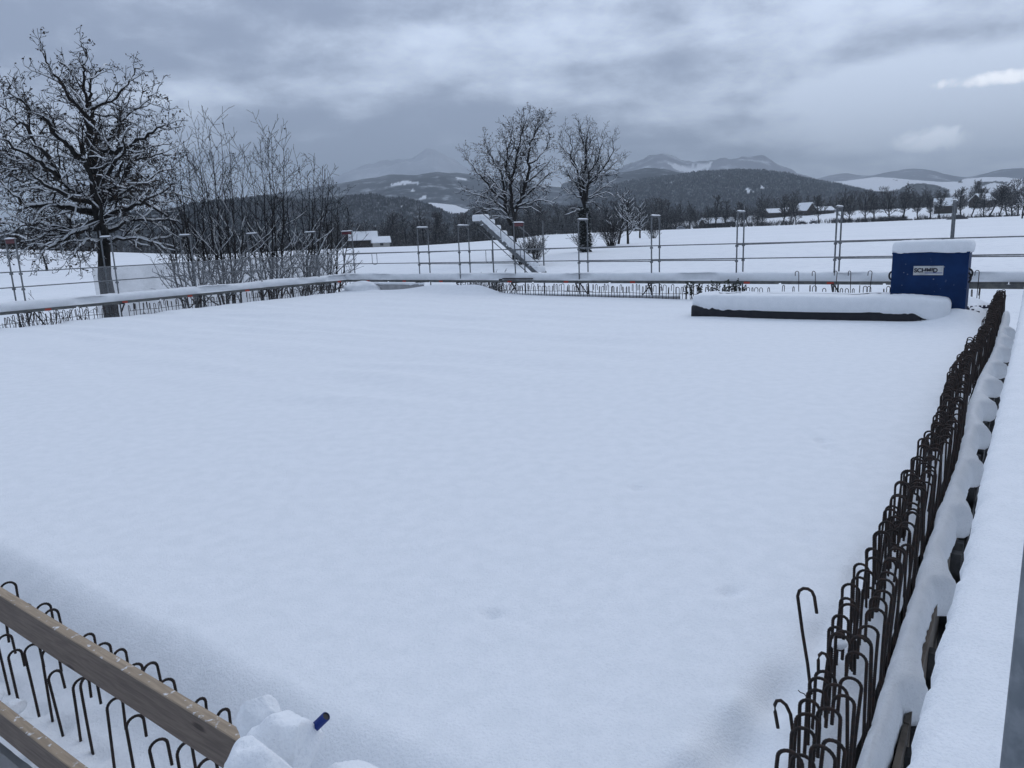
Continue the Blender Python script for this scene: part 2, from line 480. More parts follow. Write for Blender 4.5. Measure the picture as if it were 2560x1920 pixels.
def inpoly(u, v, poly):
    c = False; j = len(poly) - 1
    for i in range(len(poly)):
        a, b = poly[i], poly[j]
        if (a[1] > v) != (b[1] > v) and u < (b[0] - a[0]) * (v - a[1]) / (b[1] - a[1]) + a[0]: c = not c
        j = i
    return c
def project(p):
    q = np.array(p) - CAM; d = q @ Fv
    return 1280 + FPX * (q @ Xv) / d, 960 - FPX * (q @ Uv) / d
HILLS = {}
def hill(name, crest, dist, width, m, nu, nr, amp, nscale, snow=(), invert=False, base=-20, label=None):
    """ridge with a front and a back slope, its crest running through the given bearings and heights"""
    cu = np.array([c[0] for c in crest], float); cv = np.array([c[1] for c in crest], float)
    us = np.linspace(cu[0], cu[-1], nu)
    vs = np.interp(us, cu, cv)
    ker = np.ones(7) / 7; vp = np.pad(vs, 3, mode='edge'); vs = np.convolve(vp, ker, 'valid')
    rr = np.concatenate([np.linspace(dist - width, dist, nr), np.linspace(dist + width * 0.12, dist + width, max(6, nr // 4))])
    P = np.zeros((len(rr), nu, 3)); S = np.zeros((len(rr), nu))
    zc = np.array([at_dist(u, v, dist)[2] for u, v in zip(us, vs)])
    ed = np.minimum(1.0, np.minimum(np.arange(nu), np.arange(nu)[::-1]) / (0.06 * nu))
    for j, u in enumerate(us):
        dx, dy = azdir(u)
        for i, r in enumerate(rr):
            x, y = dx * r, dy * r
            t = (r - dist) / width
            sh = (1 - abs(t)) ** 0.9 if t < 0 else max(0.0, 1 - t * t)
            sh = sstep(sh, -0.15, 1.0) if t < 0 else sh
            wob = fbm(x / nscale, y / nscale, 0.0, 5) * amp * (0.35 + 0.65 * sh) * (1.0 if t < -0.02 else (0.42 if dist > 4000 else 0.35))
            z = base + (zc[j] - base) * sh * (0.55 + 0.45 * ed[j]) + wob * (1 if t < 0 else .6)
            P[i, j] = (x, y, z)
    for i in range(len(rr)):
        for j in range(nu):
            uu, vv = project(P[i, j])
            hit = any(inpoly(uu + 3 * nz(uu / 9, vv / 5), vv + 2 * nz(uu / 7, vv / 4, 5), q) for q in snow)
            S[i, j] = 1.0 if hit else 0.0
    if invert: S = 1 - S
    mb = MB(); mb.grid(P)
    o = mb.build(name, m, smooth=True)
    at = o.data.attributes.new('snow', 'FLOAT', 'POINT')
    at.data.foreach_set('value', S.reshape(-1).tolist())
    tag(o, kind='structure')
    HILLS[name] = (us, rr, P, S)
    return o
hill('mountain', [(700, 500), (860, 450), (930, 424), (990, 412), (1040, 402), (1075, 392), (1105, 388), (1130, 400), (1160, 424), (1220, 455), (1320, 490)],
     4800, 1800, HILLM['peak'], 220, 44, 44, 260)
hill('mountain_chain', [(1420, 470), (1520, 440), (1590, 415), (1625, 397), (1655, 390), (1685, 398), (1712, 412), (1740, 412), (1780, 402), (1803, 393), (1830, 398), (1870, 396), (1905, 402), (1940, 420), (2000, 440), (2100, 458), (2300, 480)],
     4300, 1600, HILLM['rock'], 280, 44, 34, 220, snow=[[(1665, 405), (1700, 412), (1745, 432), (1720, 434), (1690, 424)], [(1710, 415), (1780, 405), (1770, 425), (1725, 428)]])
hill('far_hills', [(1950, 470), (2050, 444), (2100, 434), (2160, 441), (2210, 431), (2270, 425), (2310, 429), (2350, 442), (2400, 449), (2480, 430), (2560, 425), (2720, 420)],
     4600, 1400, HILLM['rock'], 160, 24, 14, 300)
hill('wooded_hills', [(480, 520), (600, 500), (760, 480), (870, 462), (940, 452), (985, 441), (1010, 439), (1050, 441), (1065, 436), (1100, 432), (1160, 440), (1250, 452), (1400, 470), (1500, 485)],
     3200, 1300, HILLM['far'], 300, 50, 12, 260,
     snow=[[(975, 461), (1010, 452), (1045, 454), (1048, 460), (1020, 460), (980, 466)], [(1030, 472), (1040, 478), (1028, 480)], [(1045, 494), (1062, 489), (1070, 493), (1050, 499)],
           [(1140, 443), (1165, 447), (1170, 453), (1145, 448)]])
hill('near_wooded_rise', [(1380, 470), (1440, 448), (1500, 434), (1560, 430), (1620, 422), (1660, 425), (1700, 434), (1760, 448), (1850, 470)],
     3000, 900, HILLM['far'], 160, 30, 10, 220, snow=[[(1608, 453), (1622, 452), (1624, 457), (1610, 458)]])
hill('snowy_hills', [(1960, 480), (2045, 456), (2100, 453), (2150, 447), (2180, 443), (2220, 446), (2280, 452), (2340, 457), (2386, 456), (2396, 449), (2450, 443), (2500, 444), (2560, 451), (2760, 440)],
     2800, 900, HILLM['near'], 300, 50, 5, 300, invert=True,
     snow=[[(2000, 470), (2090, 465), (2150, 476), (2200, 481), (2240, 476), (2275, 459), (2300, 458), (2340, 462), (2372, 474), (2385, 520), (2000, 520)],
           [(2430, 468), (2455, 455), (2500, 452), (2470, 460), (2440, 474)], [(2395, 452), (2404, 450), (2406, 456), (2396, 458)], [(2230, 448), (2250, 450), (2240, 452)], [(2480, 452), (2520, 455), (2515, 461), (2490, 458)]])
hill('forest_hill', [(1400, 506), (1480, 486), (1560, 466), (1640, 453), (1700, 447), (1740, 440), (1780, 435), (1830, 432), (1880, 436), (1960, 443), (2010, 453), (2060, 463), (2130, 479), (2200, 491), (2300, 502), (2420, 510)],
     2300, 900, HILLM['near'], 320, 60, 9, 120,
     snow=[[(1858, 478), (1868, 470), (1880, 476), (1892, 484), (1876, 484)], [(1896, 462), (1910, 466), (1908, 472), (1898, 470)], [(1660, 459), (1690, 452), (1692, 455), (1664, 462)], [(1790, 440), (1802, 440), (1798, 444)]])
hill('bright_meadow', [(1040, 520), (1075, 506), (1090, 507), (1140, 512), (1165, 522), (1230, 530)],
     1900, 350, HILLM['snowy'], 90, 20, 2, 150, snow=[[(1040, 500), (1230, 500), (1230, 560), (1040, 560)]])
hill('dark_wooded_hill', [(-300, 600), (0, 592), (200, 562), (400, 532), (560, 512), (700, 503), (820, 502), (880, 500), (950, 499), (1010, 502), (1060, 514), (1080, 522), (1100, 532), (1130, 541), (1165, 538), (1200, 522), (1300, 518), (1400, 520), (1500, 528), (1620, 540)],
     1400, 420, HILLM['near'], 420, 50, 8, 70,
     snow=[[(940, 506), (946, 506), (950, 512), (943, 513)], [(1002, 512), (1010, 514), (1006, 518)]])

# woods standing on the two nearer hills: small spires spread over the slopes
def spires(name, hills, count, hmin, hmax, seed):
    rng = random.Random(seed); mb = MB()
    for hn, c in zip(hills, count):
        us, rr, P, S = HILLS[hn]
        nf = int(np.argmax(rr >= rr.max() * 0 + (rr[0] + (rr[-1] - rr[0]) / 2))) + 3
        nf = min(nf, len(rr) - 2)
        for _ in range(c):
            i = min(nf, int(nf * rng.random() ** 0.75)); j = rng.randrange(1, len(us) - 2)
            if S[i, j] > 0.5 or S[i + 1, j] > 0.5: continue
            f, k = rng.random(), rng.random()
            p = (P[i, j] * (1 - f) + P[i + 1, j] * f) * (1 - k) + (P[i, j + 1] * (1 - f) + P[i + 1, j + 1] * f) * k
            h = rng.uniform(hmin, hmax) * (0.5 if hn == 'dark_wooded_hill' else .75); r = h * rng.uniform(0.16, 0.30)
            bl = rng.random() < 0.55
            n = len(mb.v)
            a0 = rng.random() * 6.28
            if bl:      # rounded bare crown
                mb.verts([(p[0] + math.cos(a0 + q * 1.571) * r, p[1] + math.sin(a0 + q * 1.571) * r, p[2] + h * 0.25) for q in range(4)])
                mb.verts([(p[0] + math.cos(a0 + q * 1.571) * r * .8, p[1] + math.sin(a0 + q * 1.571) * r * .8, p[2] + h * 0.65) for q in range(4)])
                mb.verts([(p[0], p[1], p[2] + h * .85)])
                for q in range(4):
                    mb.face((n + q, n + (q + 1) % 4, n + 4 + (q + 1) % 4, n + 4 + q)); mb.face((n + 4 + q, n + 4 + (q + 1) % 4, n + 8))
            else:
                mb.verts([(p[0] + math.cos(a0 + q * 1.571) * r, p[1] + math.sin(a0 + q * 1.571) * r, p[2] - 1) for q in range(4)] + [(p[0], p[1], p[2] + h)])
                for q in range(4): mb.face((n + q, n + (q + 1) % 4, n + 4))
    m, t, b = mat(name + '_wood')
    p_, n_ = geo_pos(t)
    sp = t.add('ShaderNodeSeparateXYZ'); t.link(n_, sp.inputs[0])
    nn = t.noise(p_, 0.09, 4, 0.7)
    col = t.mix(t.ramp(nn, 0.45, 0.7, 0.0, 0.34), c4(0.007, 0.010, 0.012), c4(0.74, 0.77, 0.81))
    t.link(col, b.inputs['Base Color']); b.inputs['Roughness'].default_value = 0.95; b.inputs['Specular IOR Level'].default_value = 0.05
    tag(mb.build(name, m), kind='stuff')
spires('hill_forest', ['dark_wooded_hill', 'forest_hill'], [17000, 18000], 9, 17, 5)

# ------------------------------------------------------------------ the roof slab under snow (building frame: local x = E1, local y = E2)
A0, A1, B0, B1 = 1.30, 24.35, 0.47, 26.15
def edge_shift(a):
    """the starter bars along the right wall do not run quite straight"""
    return -0.04 * math.exp(-((a - 8.6) / 1.5) ** 2) + 0.035 * math.exp(-((a - 11.6) / 1.3) ** 2) - 0.11 * sstep(a, 12.6, 16.5)
BUMPS = []
def gb(a, b, sa, sb, h, rot=0.0): BUMPS.append((a, b, sa, sb, h, math.cos(rot), math.sin(rot)))
def on_slab(u, v, z=0.0):
    d = ray(u, v); t = (z - CAMZ) / d[2]; p = CAM + t * d
    return AB(p[0], p[1])
for (u, v, l, wd, h, ro) in [(1226, 1533, .055, .022, -.018, 2.2), (1822, 1479, .075, .022, -.014, 2.5), (1591, 1217, .05, .03, -.02, 2.2), (2052, 1099, .06, .03, -.022, 2.2),
                             (2068, 1116, .05, .025, -.018, 2.2), (2008, 1350, .05, .03, -.008, 2.0), (2030, 1330, .04, .03, -.006, 2.0)]:
    a, b = on_slab(u, v); gb(a, b, l * 1.15, wd * 1.9, h * 2.8, ro)
gb(24.3, 20.2, .55, 2.2, .36); gb(24.3, 18.4, .4, 0.8, .20); gb(23.75, 24.0, .35, 2.0, .07); gb(24.4, 25.6, .5, 1.0, .25)
gb(23.0, 1.2, .9, .5, .30); gb(21.5, .9, 1.0, .25, .18); gb(20.1, 1.25, .7, .55, .28); gb(24.2, 3.4, .5, .9, .14); gb(23.9, 5.2, .4, .5, .10)
for k in range(14): gb(1.56, 2.8 + k * .23 + .05 * math.sin(k * 5), .06, .06, -.03 - .02 * (k % 3)); gb(1.85, 2.85 + k * .25, .07, .07, -.03)
# trampled hollows along the foot of the near right-hand bars
for (a, b, sa, sb, h) in [(3.55, .86, .22, .11, -.12), (3.05, .90, .20, .13, -.13), (2.6, .95, .22, .15, -.13), (4.25, .80, .25, .09, -.07), (5.2, .76, .4, .06, -.05), (2.2, 1.0, .2, .2, -.12),
                          (3.3, 1.02, .10, .06, .03), (2.85, 1.1, .10, .08, .03)]:
    gb(a, b, sa, sb, h)
def slab_z(a, b):
    z = 0.0
    z += 0.10 * sstep(b, 9, 25)                       # a little deeper to the left
    z += 0.024 * nz(a / 3.1, b / 3.7, 1.0) + 0.006 * nz(a / 1.1, b / 1.3, 2.0) * sstep(a, 3, 8)
    # wind ripples running parallel to the near wall
    k = sstep(b, 4, 9) * sstep(a, 5, 9) * (1 - 0.6 * sstep(a, 17, 22))
    z += k * 0.032 * (0.5 + 0.5 * nz(a / 2.3, b / 4.0, 4.0)) * math.sin(a * 4.3 + 5.0 * nz(a / 2.1, b / 3.2, 6.0) + b * 0.22)
    z += k * 0.07 * nz(a / 0.8, b / 4.5, 5.0)
    z += 0.0035 * nz(a * 6, b * 6, 3.0) + 0.002 * nz(a * 15, b * 15, 8.0)
    # rounded brow towards the near wall
    dn = a - (2.10 + 0.05 * nz(b / 1.1, 0.3, 9.0))
    z -= 0.34 * (1 - sstep(dn, -0.44, 0.16))
    if dn < -0.3: z += 0.035 * nz(a * 5, b * 5, 11.0)
    # rounded shoulder towards the right wall
    e = b - (0.54 + edge_shift(a))
    rough = (0.03 * nz(a * 5.5, b * 5.5, 2.5) + .018 * nz(a * 13, b * 13, 4.5)) * (1 - sstep(e, 0.10, 0.36))
    z -= 0.13 * (1 - sstep(e, -0.10, 0.16)) - rough
    # left and back edges
    z -= 0.10 * (1 - sstep(B1 - b, -0.02, 0.22)) + 0.08 * (1 - sstep(A1 - a, -0.02, 0.22))
    for (ca, cb, sa, sb, h, co, si) in BUMPS:
        da, db = a - ca, b - cb
        if abs(da) > 3.2 * max(sa, sb) or abs(db) > 3.2 * max(sa, sb): continue
        p, q = da * co + db * si, -da * si + db * co
        z += h * math.exp(-(p / sa) ** 2 - (q / sb) ** 2)
    return z
def spaced(a, b, s0, k, smax):
    xs = [a]
    while xs[-1] < b: xs.append(xs[-1] + min(smax, s0 + k * (xs[-1] - a)))
    xs[-1] = b
    return np.array(xs)
avals = spaced(A0, A1, 0.022, 0.007, 0.13); bvals = spaced(B0, B1, 0.022, 0.008, 0.16)
building = thing('unfinished_building', 'unfinished concrete building whose flat roof lies under a thick smooth sheet of snow', 'building', (0, 0, 0), ANG)
P = np.zeros((len(avals), len(bvals), 3))
for i, a in enumerate(avals):
    for j, b in enumerate(bvals):
        P[i, j] = (a, b, slab_z(a, b))
mb = MB(); mb.grid(P)
mb.build('snow_cover', SNOW, building, smooth=True)
mb = MB(); mb.box(A0 + .02, A1 - .03, B0 + .02, B1 - .03, -0.75, -0.45)
mb.build('roof_slab', CONC, building)
for nm, q in (('wall', (A0 + .02, A0 + .25, B0 + .02, B1 - .03)), ('wall', (A1 - .26, A1 - .03, B0 + .02, B1 - .03)), ('wall', (A0 + .25, A1 - .26, B0 + .02, B0 + .22)), ('wall', (A0 + .25, A1 - .26, B1 - .26, B1 - .03))):
    mb = MB(); mb.box(q[0], q[1], q[2], q[3], -3.6, -0.752); mb.build(nm, CONC, building)

# ------------------------------------------------------------------ rounded snow caps on things
def snow_cap(L, Wd, H, seed, n=3.2, nx=60, ny=24, over=0.04, drop=0.05, wob=0.02, ends=True):
    """pillow of snow on an L x Wd top, local origin at the centre of the top"""
    mb = MB()
    rng = random.Random(seed); off = rng.random() * 50
    rows = []
    M = 44
    prof = []
    top = [(0, H), (0.35, H), (0.6, H * .985), (0.80, H * .965), (0.91, H * .885), (0.97, H * .74), (1.0, H * .48), (1.0, H * .1), (0.985, -drop * .6), (0.95, -drop)]
    # superellipse rings from the rim inward
    Nn = max(nx, 60)
    ts = [k * 2 * math.pi / (2 * Nn) for k in range(2 * Nn)]
    P = np.zeros((len(top), len(ts) + 1, 3))
    R0 = min(L, Wd) / 2
    for i, (f, z) in enumerate(top):
        inset = (1 - f) * R0
        for j, t in enumerate(ts + [ts[0]]):
            c, s = math.cos(t), math.sin(t)
            ex = 2.0 / 7.0
            x = math.copysign(abs(c) ** ex, c) * (L / 2 + over - inset); y = math.copysign(abs(s) ** ex, s) * (Wd / 2 + over - inset)
            k = 1.0
            zz = z + wob * nz(x * 2.2 + off, y * 2.2, 1.0) + wob * .35 * nz(x * 9 + off, y * 9, 2.0)
            zz += wob * .3 * nz(x * 19 + off, y * 19, z * 12)
            if i >= len(top) - 3: zz += wob * 1.3 * nz(x * 5 + off, y * 5, 4.0) + wob * .7 * nz(x * 13 + off, y * 13, 7.0)
            x += wob * .6 * nz(x * 4 + off, y * 4 + 3, z * 4); y += wob * .6 * nz(x * 4 - off, y * 4 + 9, z * 4) + wob * .35 * nz(x * 15 - off, y * 15, z * 15)
            P[i, j] = (x, y, zz)
    mb.grid(P[:, ::-1])
    c = mb.verts([(0, 0, H)])
    return mb

# ------------------------------------------------------------------ scaffolds
DB, DT = 0.515, 0.575            # underside and top of the decks
RZ1, RZ2 = 1.29, 1.79            # guard rails
TOPZ = 2.86
def snow_strip(x0, x1, y0, y1, z, h, seed, step=0.12, ragged=0.03, mb=None):
    """snow lying on a deck: a loaf with a nearly upright front, swept along local x"""
    mb = mb or MB()
    xs = np.arange(x0, x1 + step * .5, step)
    prof = [(0.0, 0.0), (-0.02, 0.25), (-0.015, 0.6), (0.01, 0.85), (0.05, 0.97), (0.14, 1.02), (0.32, 1.0), (0.55, 1.0), (0.8, 1.0), (0.94, 0.95), (0.99, 0.75), (1.0, 0.4), (1.0, 0.0)]
    wd = y1 - y0
    P = np.zeros((len(xs), len(prof), 3))
    for i, x in enumerate(xs):
        hh = h * (1 + 0.16 * nz(x * .5, seed, 0) + 0.07 * nz(x * 2.1, seed, 3))
        e = min(1.0, max(0.12, min(x - x0, x1 - x) / 0.15 + 0.1))
        st = 0.12 * sstep(nz(x * .6, seed, 9), .0, .25)
        for j, (fy, fz) in enumerate(prof):
            yy = y0 + fy * wd + ragged * nz(x * 3.1, fz * 2 + seed, j * .3) * (0.6 if fy < .2 else 1.0)
            if 0 < fz < .9 and fy < .1: yy += st
            zz = z + fz * hh * e + (0.02 * nz(x * 5, fy * 5 + seed, 2.0) if fz > .5 else 0)
            P[i, j] = (x, yy, zz)
    mb.grid(P[:, ::-1] if y1 > y0 else P)
    return mb

def frame_cap(mb, x, y0, y1, z, seed):
    lo, hi = min(y0, y1), max(y0, y1)
    n = 9
    ys = np.linspace(lo, hi, n)
    P = np.zeros((n, 7, 3))
    for i, y in enumerate(ys):
        h = 0.045 * (1 + .4 * nz(y * 3, seed, 1)) * (0.45 if i in (0, n - 1) else 1)
        for j, t in enumerate(np.linspace(0, math.pi, 7)):
            P[i, j] = (x + 0.05 * math.cos(t), y, z + h * math.sin(t))
    mb.grid(P)

def scaffold(root, frames, x_lo, x_hi, yi, yo, joints, red=(), skip_front=(), leg=-3.4, net=None, seed=1, tall=()):
    """frames: positions along local x; yi/yo: inner and outer standards"""
    sg = 1 if yo > yi else -1
    for k, x in enumerate(frames):
        pm = REDP if k in red else GALV
        for q, y in enumerate((yi, yo)):
            mb = MB(); mb.bar((x, y, leg), (x, y, TOPZ + (0.22 if (k in tall and q == 1) else 0.0)), 0.026, 8)
            mb.box(x - .045, x + .045, y - .035, y + .035, RZ1 - .09, RZ1 - .02); mb.box(x - .045, x + .045, y - .035, y + .035, RZ2 - .09, RZ2 - .02)
            mb.build('post', GALV, root)
        mb = MB(); mb.bar((x, yi + .026 * sg, TOPZ - .03), (x, yo - .026 * sg, TOPZ - .03), 0.022, 8)
        if k in red:
            mb.box(x - .018, x + .018, min(yi, yo) + .03, max(yi, yo) - .03, TOPZ - .15, TOPZ - .055)
        else:
            mb.bar((x, yi + .026 * sg, TOPZ - .18), (x, yi + .16 * sg, TOPZ - .05), 0.014, 6); mb.bar((x, yo - .026 * sg, TOPZ - .18), (x, yo - .16 * sg, TOPZ - .05), 0.014, 6)
        cb = mb.build('cross_bar', pm, root)
        mb = MB(); frame_cap(mb, x, yi - .02 * sg, yo + .0 * sg, TOPZ - .008, k + seed)
        mb.build('snow_cap', SNOW, cb, smooth=True)
        mb = MB(); mb.bar((x, yi, DB - .05), (x, yo, DB - .05), 0.024, 8); mb.build('transom', GALV, root)
        mb = MB(); mb.beam((x, yi - .30 * sg, DB - .03), (x, yi - .027 * sg, DB - .32), .03, .05); mb.beam((x, yi - .30 * sg, DB - .03), (x, yi - .027 * sg, DB - .03), .03, .05)
        mb.build('bracket', BLACK, root)
    ends = [x_lo] + list(frames) + [x_hi]
    ends = sorted(set(ends))
    for k in range(len(ends) - 1):
        xa, xb = ends[k], ends[k + 1]
        for z, dz in ((RZ1, 0.0), (RZ2, 0.0)):
            mb = MB(); mb.bar((xa, yo - .05 * sg, z), (xb, yo - .05 * sg, z + dz), 0.019, 8); mb.build('guard_rail', GALV, root)
        if k not in skip_front:
            h = ((k * 7 + seed) % 3)
            if h != 1:
                mb = MB(); mb.bar((xa, yi + .05 * sg, RZ2 - .02), (xb, yi + .05 * sg, RZ2 + .01), 0.019, 8); mb.build('guard_rail', GALV, root)
            if h != 2:
                mb = MB(); mb.bar((xa, yi + .05 * sg, RZ1 - .01), (xb, yi + .05 * sg, RZ1 - .03), 0.019, 8); mb.build('guard_rail', GALV, root)
    # decks
    js = sorted(set([x_lo] + list(joints) + [x_hi]))
    for k in range(len(js) - 1):
        xa, xb = js[k] + .012, js[k + 1] - .012
        mb = MB()
        mb.box(xa, xb, min(yi - .10 * sg, yo), max(yi - .10 * sg, yo), DB, DT)
        mb.box(xa + .03, xb - .03, min(yi - .102 * sg, yi - .125 * sg), max(yi - .102 * sg, yi - .125 * sg), DB - .035, DT - .012)
        dk = mb.build('deck_board', DECKM, root)
        mx = xa + (xb - xa) * (0.25 + 0.5 * ((k * 37 + seed * 13) % 10) / 10)
        mb = MB(); yy = yi - .1275 * sg
        mb.box(mx - .10, mx + .10, min(yy, yy + .003 * sg), max(yy, yy + .003 * sg), DB - .028, DT - .02)
        mb.build('sticker', REDS, dk)
    return root

# along the back wall: local x = E2 (b), local y = E1 (a)  ->  use the frame turned by 90 degrees: x' = -b, y' = a
# (a frame rotated by ANG-90deg has local x = -E2, local y = E1)
ROTB = ANG - R(90)
back = thing('scaffold', 'long grey tube scaffold with snowy deck and guard rails along the back edge', 'scaffold', (0, 0, 0), ROTB)
BFR = [-22.05, -19.75, -16.9, -13.95, -10.98, -7.92, -4.85, -1.77, 1.3, 4.37, 7.44]
scaffold(back, BFR, -26.75, 9.0, 24.68, 25.38, [-23.9, -21.4, -18.8, -16.0, -12.6, -9.5, -6.45, -3.4, -.3, 2.8, 5.8], red=(2,), seed=2, tall=(0, 1, 3, 5))
mb = snow_strip(-26.9, 9.0, 24.60, 25.36, DT, 0.27, 4.0); mb.build('snow_cover', SNOW, back, smooth=True)
for (x0, x1, z0, z1) in [(-16.9, -18.1, DB - .05, -1.2), (-13.95, -12.9, DB - .05, -.9), (-10.98, -11.9, DB - .03, -.6), (-4.85, -4.0, DB - .05, -.9), (-19.75, -18.4, .3, -1.6)]:
    mb = MB(); mb.bar((x0, 24.73, z0), (x1, 24.73, z1), .022, 6); mb.build('brace', BLACK, back)
mb = MB(); mb.box(-1.75, 9.0, 24.52, 24.56, DB - .13, DB - .004); mb.build('ledger', DECKM, back)
# bracing that shows beside the right-hand corner
for (p, q) in [((1.3, 24.72, -.5), (3.6, 24.72, .45)), ((.8, 24.9, -.25), (3.2, 24.9, -.25))]:
    mb = MB(); mb.bar(p, q, .026, 6); mb.build('brace', BLACK, back)
db = thing('dark_board', 'thin dark board edge lying on the back walkway snow beneath the foot of the stair', 'board', W(24.53, 17.45, .615), ROTB)
mb = MB(); mb.box(0, 1.45, -.02, .10, .0, .05); mb.build('board', BLACK, db)
mb = MB(); mb.box(-.16, -.02, -.03, .02, -.06, .02); mb.build('clamp', FORMD, db)
# small U-shaped ladder hoops by the corner and by the stair
for xc in (-25.4, -18.65):
    pts = [(xc - .16, 25.3, RZ2), (xc - .16, 25.3, RZ1 + .05), (xc - .12, 25.3, RZ1 - .02), (xc, 25.3, RZ1 - .05), (xc + .12, 25.3, RZ1 - .02), (xc + .16, 25.3, RZ1 + .05), (xc + .16, 25.3, RZ2)]
    mb = MB(); mb.tube(pts, .014, 6); mb.build('ladder_hoop', GALV, back)

left = thing('scaffold', 'grey tube scaffold with netting and snowy deck receding along the left edge', 'scaffold', (0, 0, 0), ANG)
LFR = [4.55, 7.62, 10.68, 13.73, 16.79, 19.87, 23.0, 25.25]
scaffold(left, LFR, 3.0, 25.9, 26.75, 27.45, [6.0, 9.1, 12.2, 15.2, 18.2, 21.4], red=(2, 7), seed=5, skip_front=(0, 1, 2, 3, 4, 5, 6, 7, 8), tall=(2, 3, 4, 5))
mb = snow_strip(3.0, 25.9, 26.66, 27.44, DT, 0.26, 9.0, ragged=0.05); mb.build('snow_cover', SNOW, left, smooth=True)
for (x0, x1) in [(10.9, 11.7), (16.9, 17.8), (20.1, 21.0)]:
    mb = MB(); mb.bar((x0, 26.80, DB - .05), (x1, 26.80, -.9), .022, 6); mb.build('brace', BLACK, left)
# netting hung from the upper outer rail
mb = MB()
xs = np.linspace(13.3, 24.6, 60); zs = np.linspace(RZ2, -1.2, 14)
P = np.zeros((len(xs), len(zs), 3))
for i, x in enumerate(xs):
    for j, z in enumerate(zs):
        P[i, j] = (x, 27.52 + .03 * nz(x * 1.3, z * 1.2, 4) + .015 * math.sin(x * 5), z - .02 * abs(math.sin(x * 1.02)))
mb.grid(P); mb.build('safety_net', NET, left, smooth=True)

right = thing('scaffold', 'scaffold walkway under thick snow along the right side with a close steel post', 'scaffold', (0, 0, 0), ANG)
mb = MB()
for k in range(-1, 9):
    mb.box(-0.6 + k * 2.57 + .01, -0.6 + (k + 1) * 2.57 - .01, -.66, float(np.interp(k, [-1, 1, 2, 4, 8], [.10, .06, .03, -.03, -.12])), DB, DT)
mb.build('deck_board', DECKM, right)
# walkway snow with a ragged inner edge
xs = spaced(-1.0, 22.6, 0.03, 0.004, 0.12); prof = [(.02, 0), (.0, .2), (.012, .55), (.0, .82), (-.03, .96), (-.09, 1.0), (-.2, 1.0), (-.35, 1.0), (-.5, 1.0), (-.64, .97), (-.69, .8), (-.70, .4), (-.70, 0)]
P = np.zeros((len(xs), len(prof), 3))
for i, x in enumerate(xs):
    ed = np.interp(x, [-1, 1, 2, 2.4, 3.8, 5.5, 11.7, 22], [.18, .175, .165, .15, .108, .092, .005, -.08]) + 0.016 * nz(x * 4.2, 1, 0) + 0.012 * nz(x * 13, 2, 0)
    for j, (y, z) in enumerate(prof):
        zz = DT + z * 0.255 + (0.012 * nz(x * 2, y * 4, 5) + 0.006 * nz(x * 9, y * 9, 5) if z > .5 else 0)
        yy = y + (ed - .0 if j < 6 else ed * .3 if j < 8 else 0) + (.014 * nz(x * 12, z * 7, 8) + .012 * nz(x * 26, z * 12, 3) if j < 5 else 0)
        if 4 < j < 10: zz -= .03 * math.exp(-((x - 2.05) / .10) ** 2 - ((y + .28) / .05) ** 2) + .02 * math.exp(-((x - 2.9) / .08) ** 2 - ((y + .33) / .06) ** 2)
        P[i, j] = (x, yy, zz)
mb = MB(); mb.grid(P[:, ::-1][:, ::-1]); mb.build('snow_cover', SNOW, right, smooth=True)
ap, bp = AB(.772, 1.0)
mb = MB(); mb.bar((ap, bp, -3.2), (ap, bp, TOPZ), .0245, 20); mb.build('post', plain('near_post_zinc', (0.16, 0.18, 0.20), 0.45, 0.4, (0.24, 0.26, 0.28), 14), right, smooth=True)

# ------------------------------------------------------------------ right-hand formwork wall with its ridge of snow
fw = thing('formwork_wall', 'plywood formwork wall under a rounded snow ridge with snowy brackets beside the rebar on the right', 'formwork', (0, 0, 0), ANG)
BRK = [2.58, 4.0, 5.37, 6.85, 8.3, 9.75, 11.2, 12.75, 14.3, 16.0, 17.5, 19.0]
xs = spaced(1.2, 22.3, 0.03, 0.003, 0.09)
prof = [(1.0, -.34), (0.97, -.20), (0.90, -.10), (0.76, -.025), (0.60, .02), (0.44, .03), (0.28, .015), (0.14, -.03), (0.04, -.085), (0.0, -.15), (0.04, -.21), (0.2, -.25)]
P = np.zeros((len(xs), len(prof), 3))
for i, x in enumerate(xs):
    sft = 0.0
    for c in BRK:
        d = x - c
        sft = max(sft, sstep(1 + d / .13, 0, 1) if d < 0 else max(0.0, 1 - d / .52) ** 1.3)
    sh = edge_shift(x) * .75
    bl = 0.455 + sh
    br = np.interp(x, [1, 3.1, 3.8, 5.9, 12, 22], [.36, .345, .318, .285, .265, .25]) + min(0, sh)
    tipb = np.interp(x, [1, 4, 5.4, 6.85, 8.3, 9.8, 11, 12.8, 14.3, 16, 20], [.24, .22, .17, .15, .14, .12, .10, .07, .05, .02, -.02])
    top = 0.03 * nz(x * .9, 4, 4)
    for j, (f, z) in enumerate(prof):
        k = 1 - f
        yy = br + (bl - br) * f - sft * (br - tipb) * min(1.0, max(0.0, (k - .35) / .55)) ** 1.2
        yy += .014 * nz(x * 3, z * 5, 1) + (.013 * nz(x * 11, z * 9, 2) + .008 * nz(x * 24, z * 20, 6)) * (1 if j > 5 else .35)
        zz = z - .01 + top + .012 * nz(x * 4, f * 3, 3) + .02 * sft * max(0.0, k - .3) - (.03 * sft if j > 8 else 0)
        P[i, j] = (x, yy, zz)
mb = MB(); mb.grid(P); mb.build('snow_cover', SNOW, fw, smooth=True)
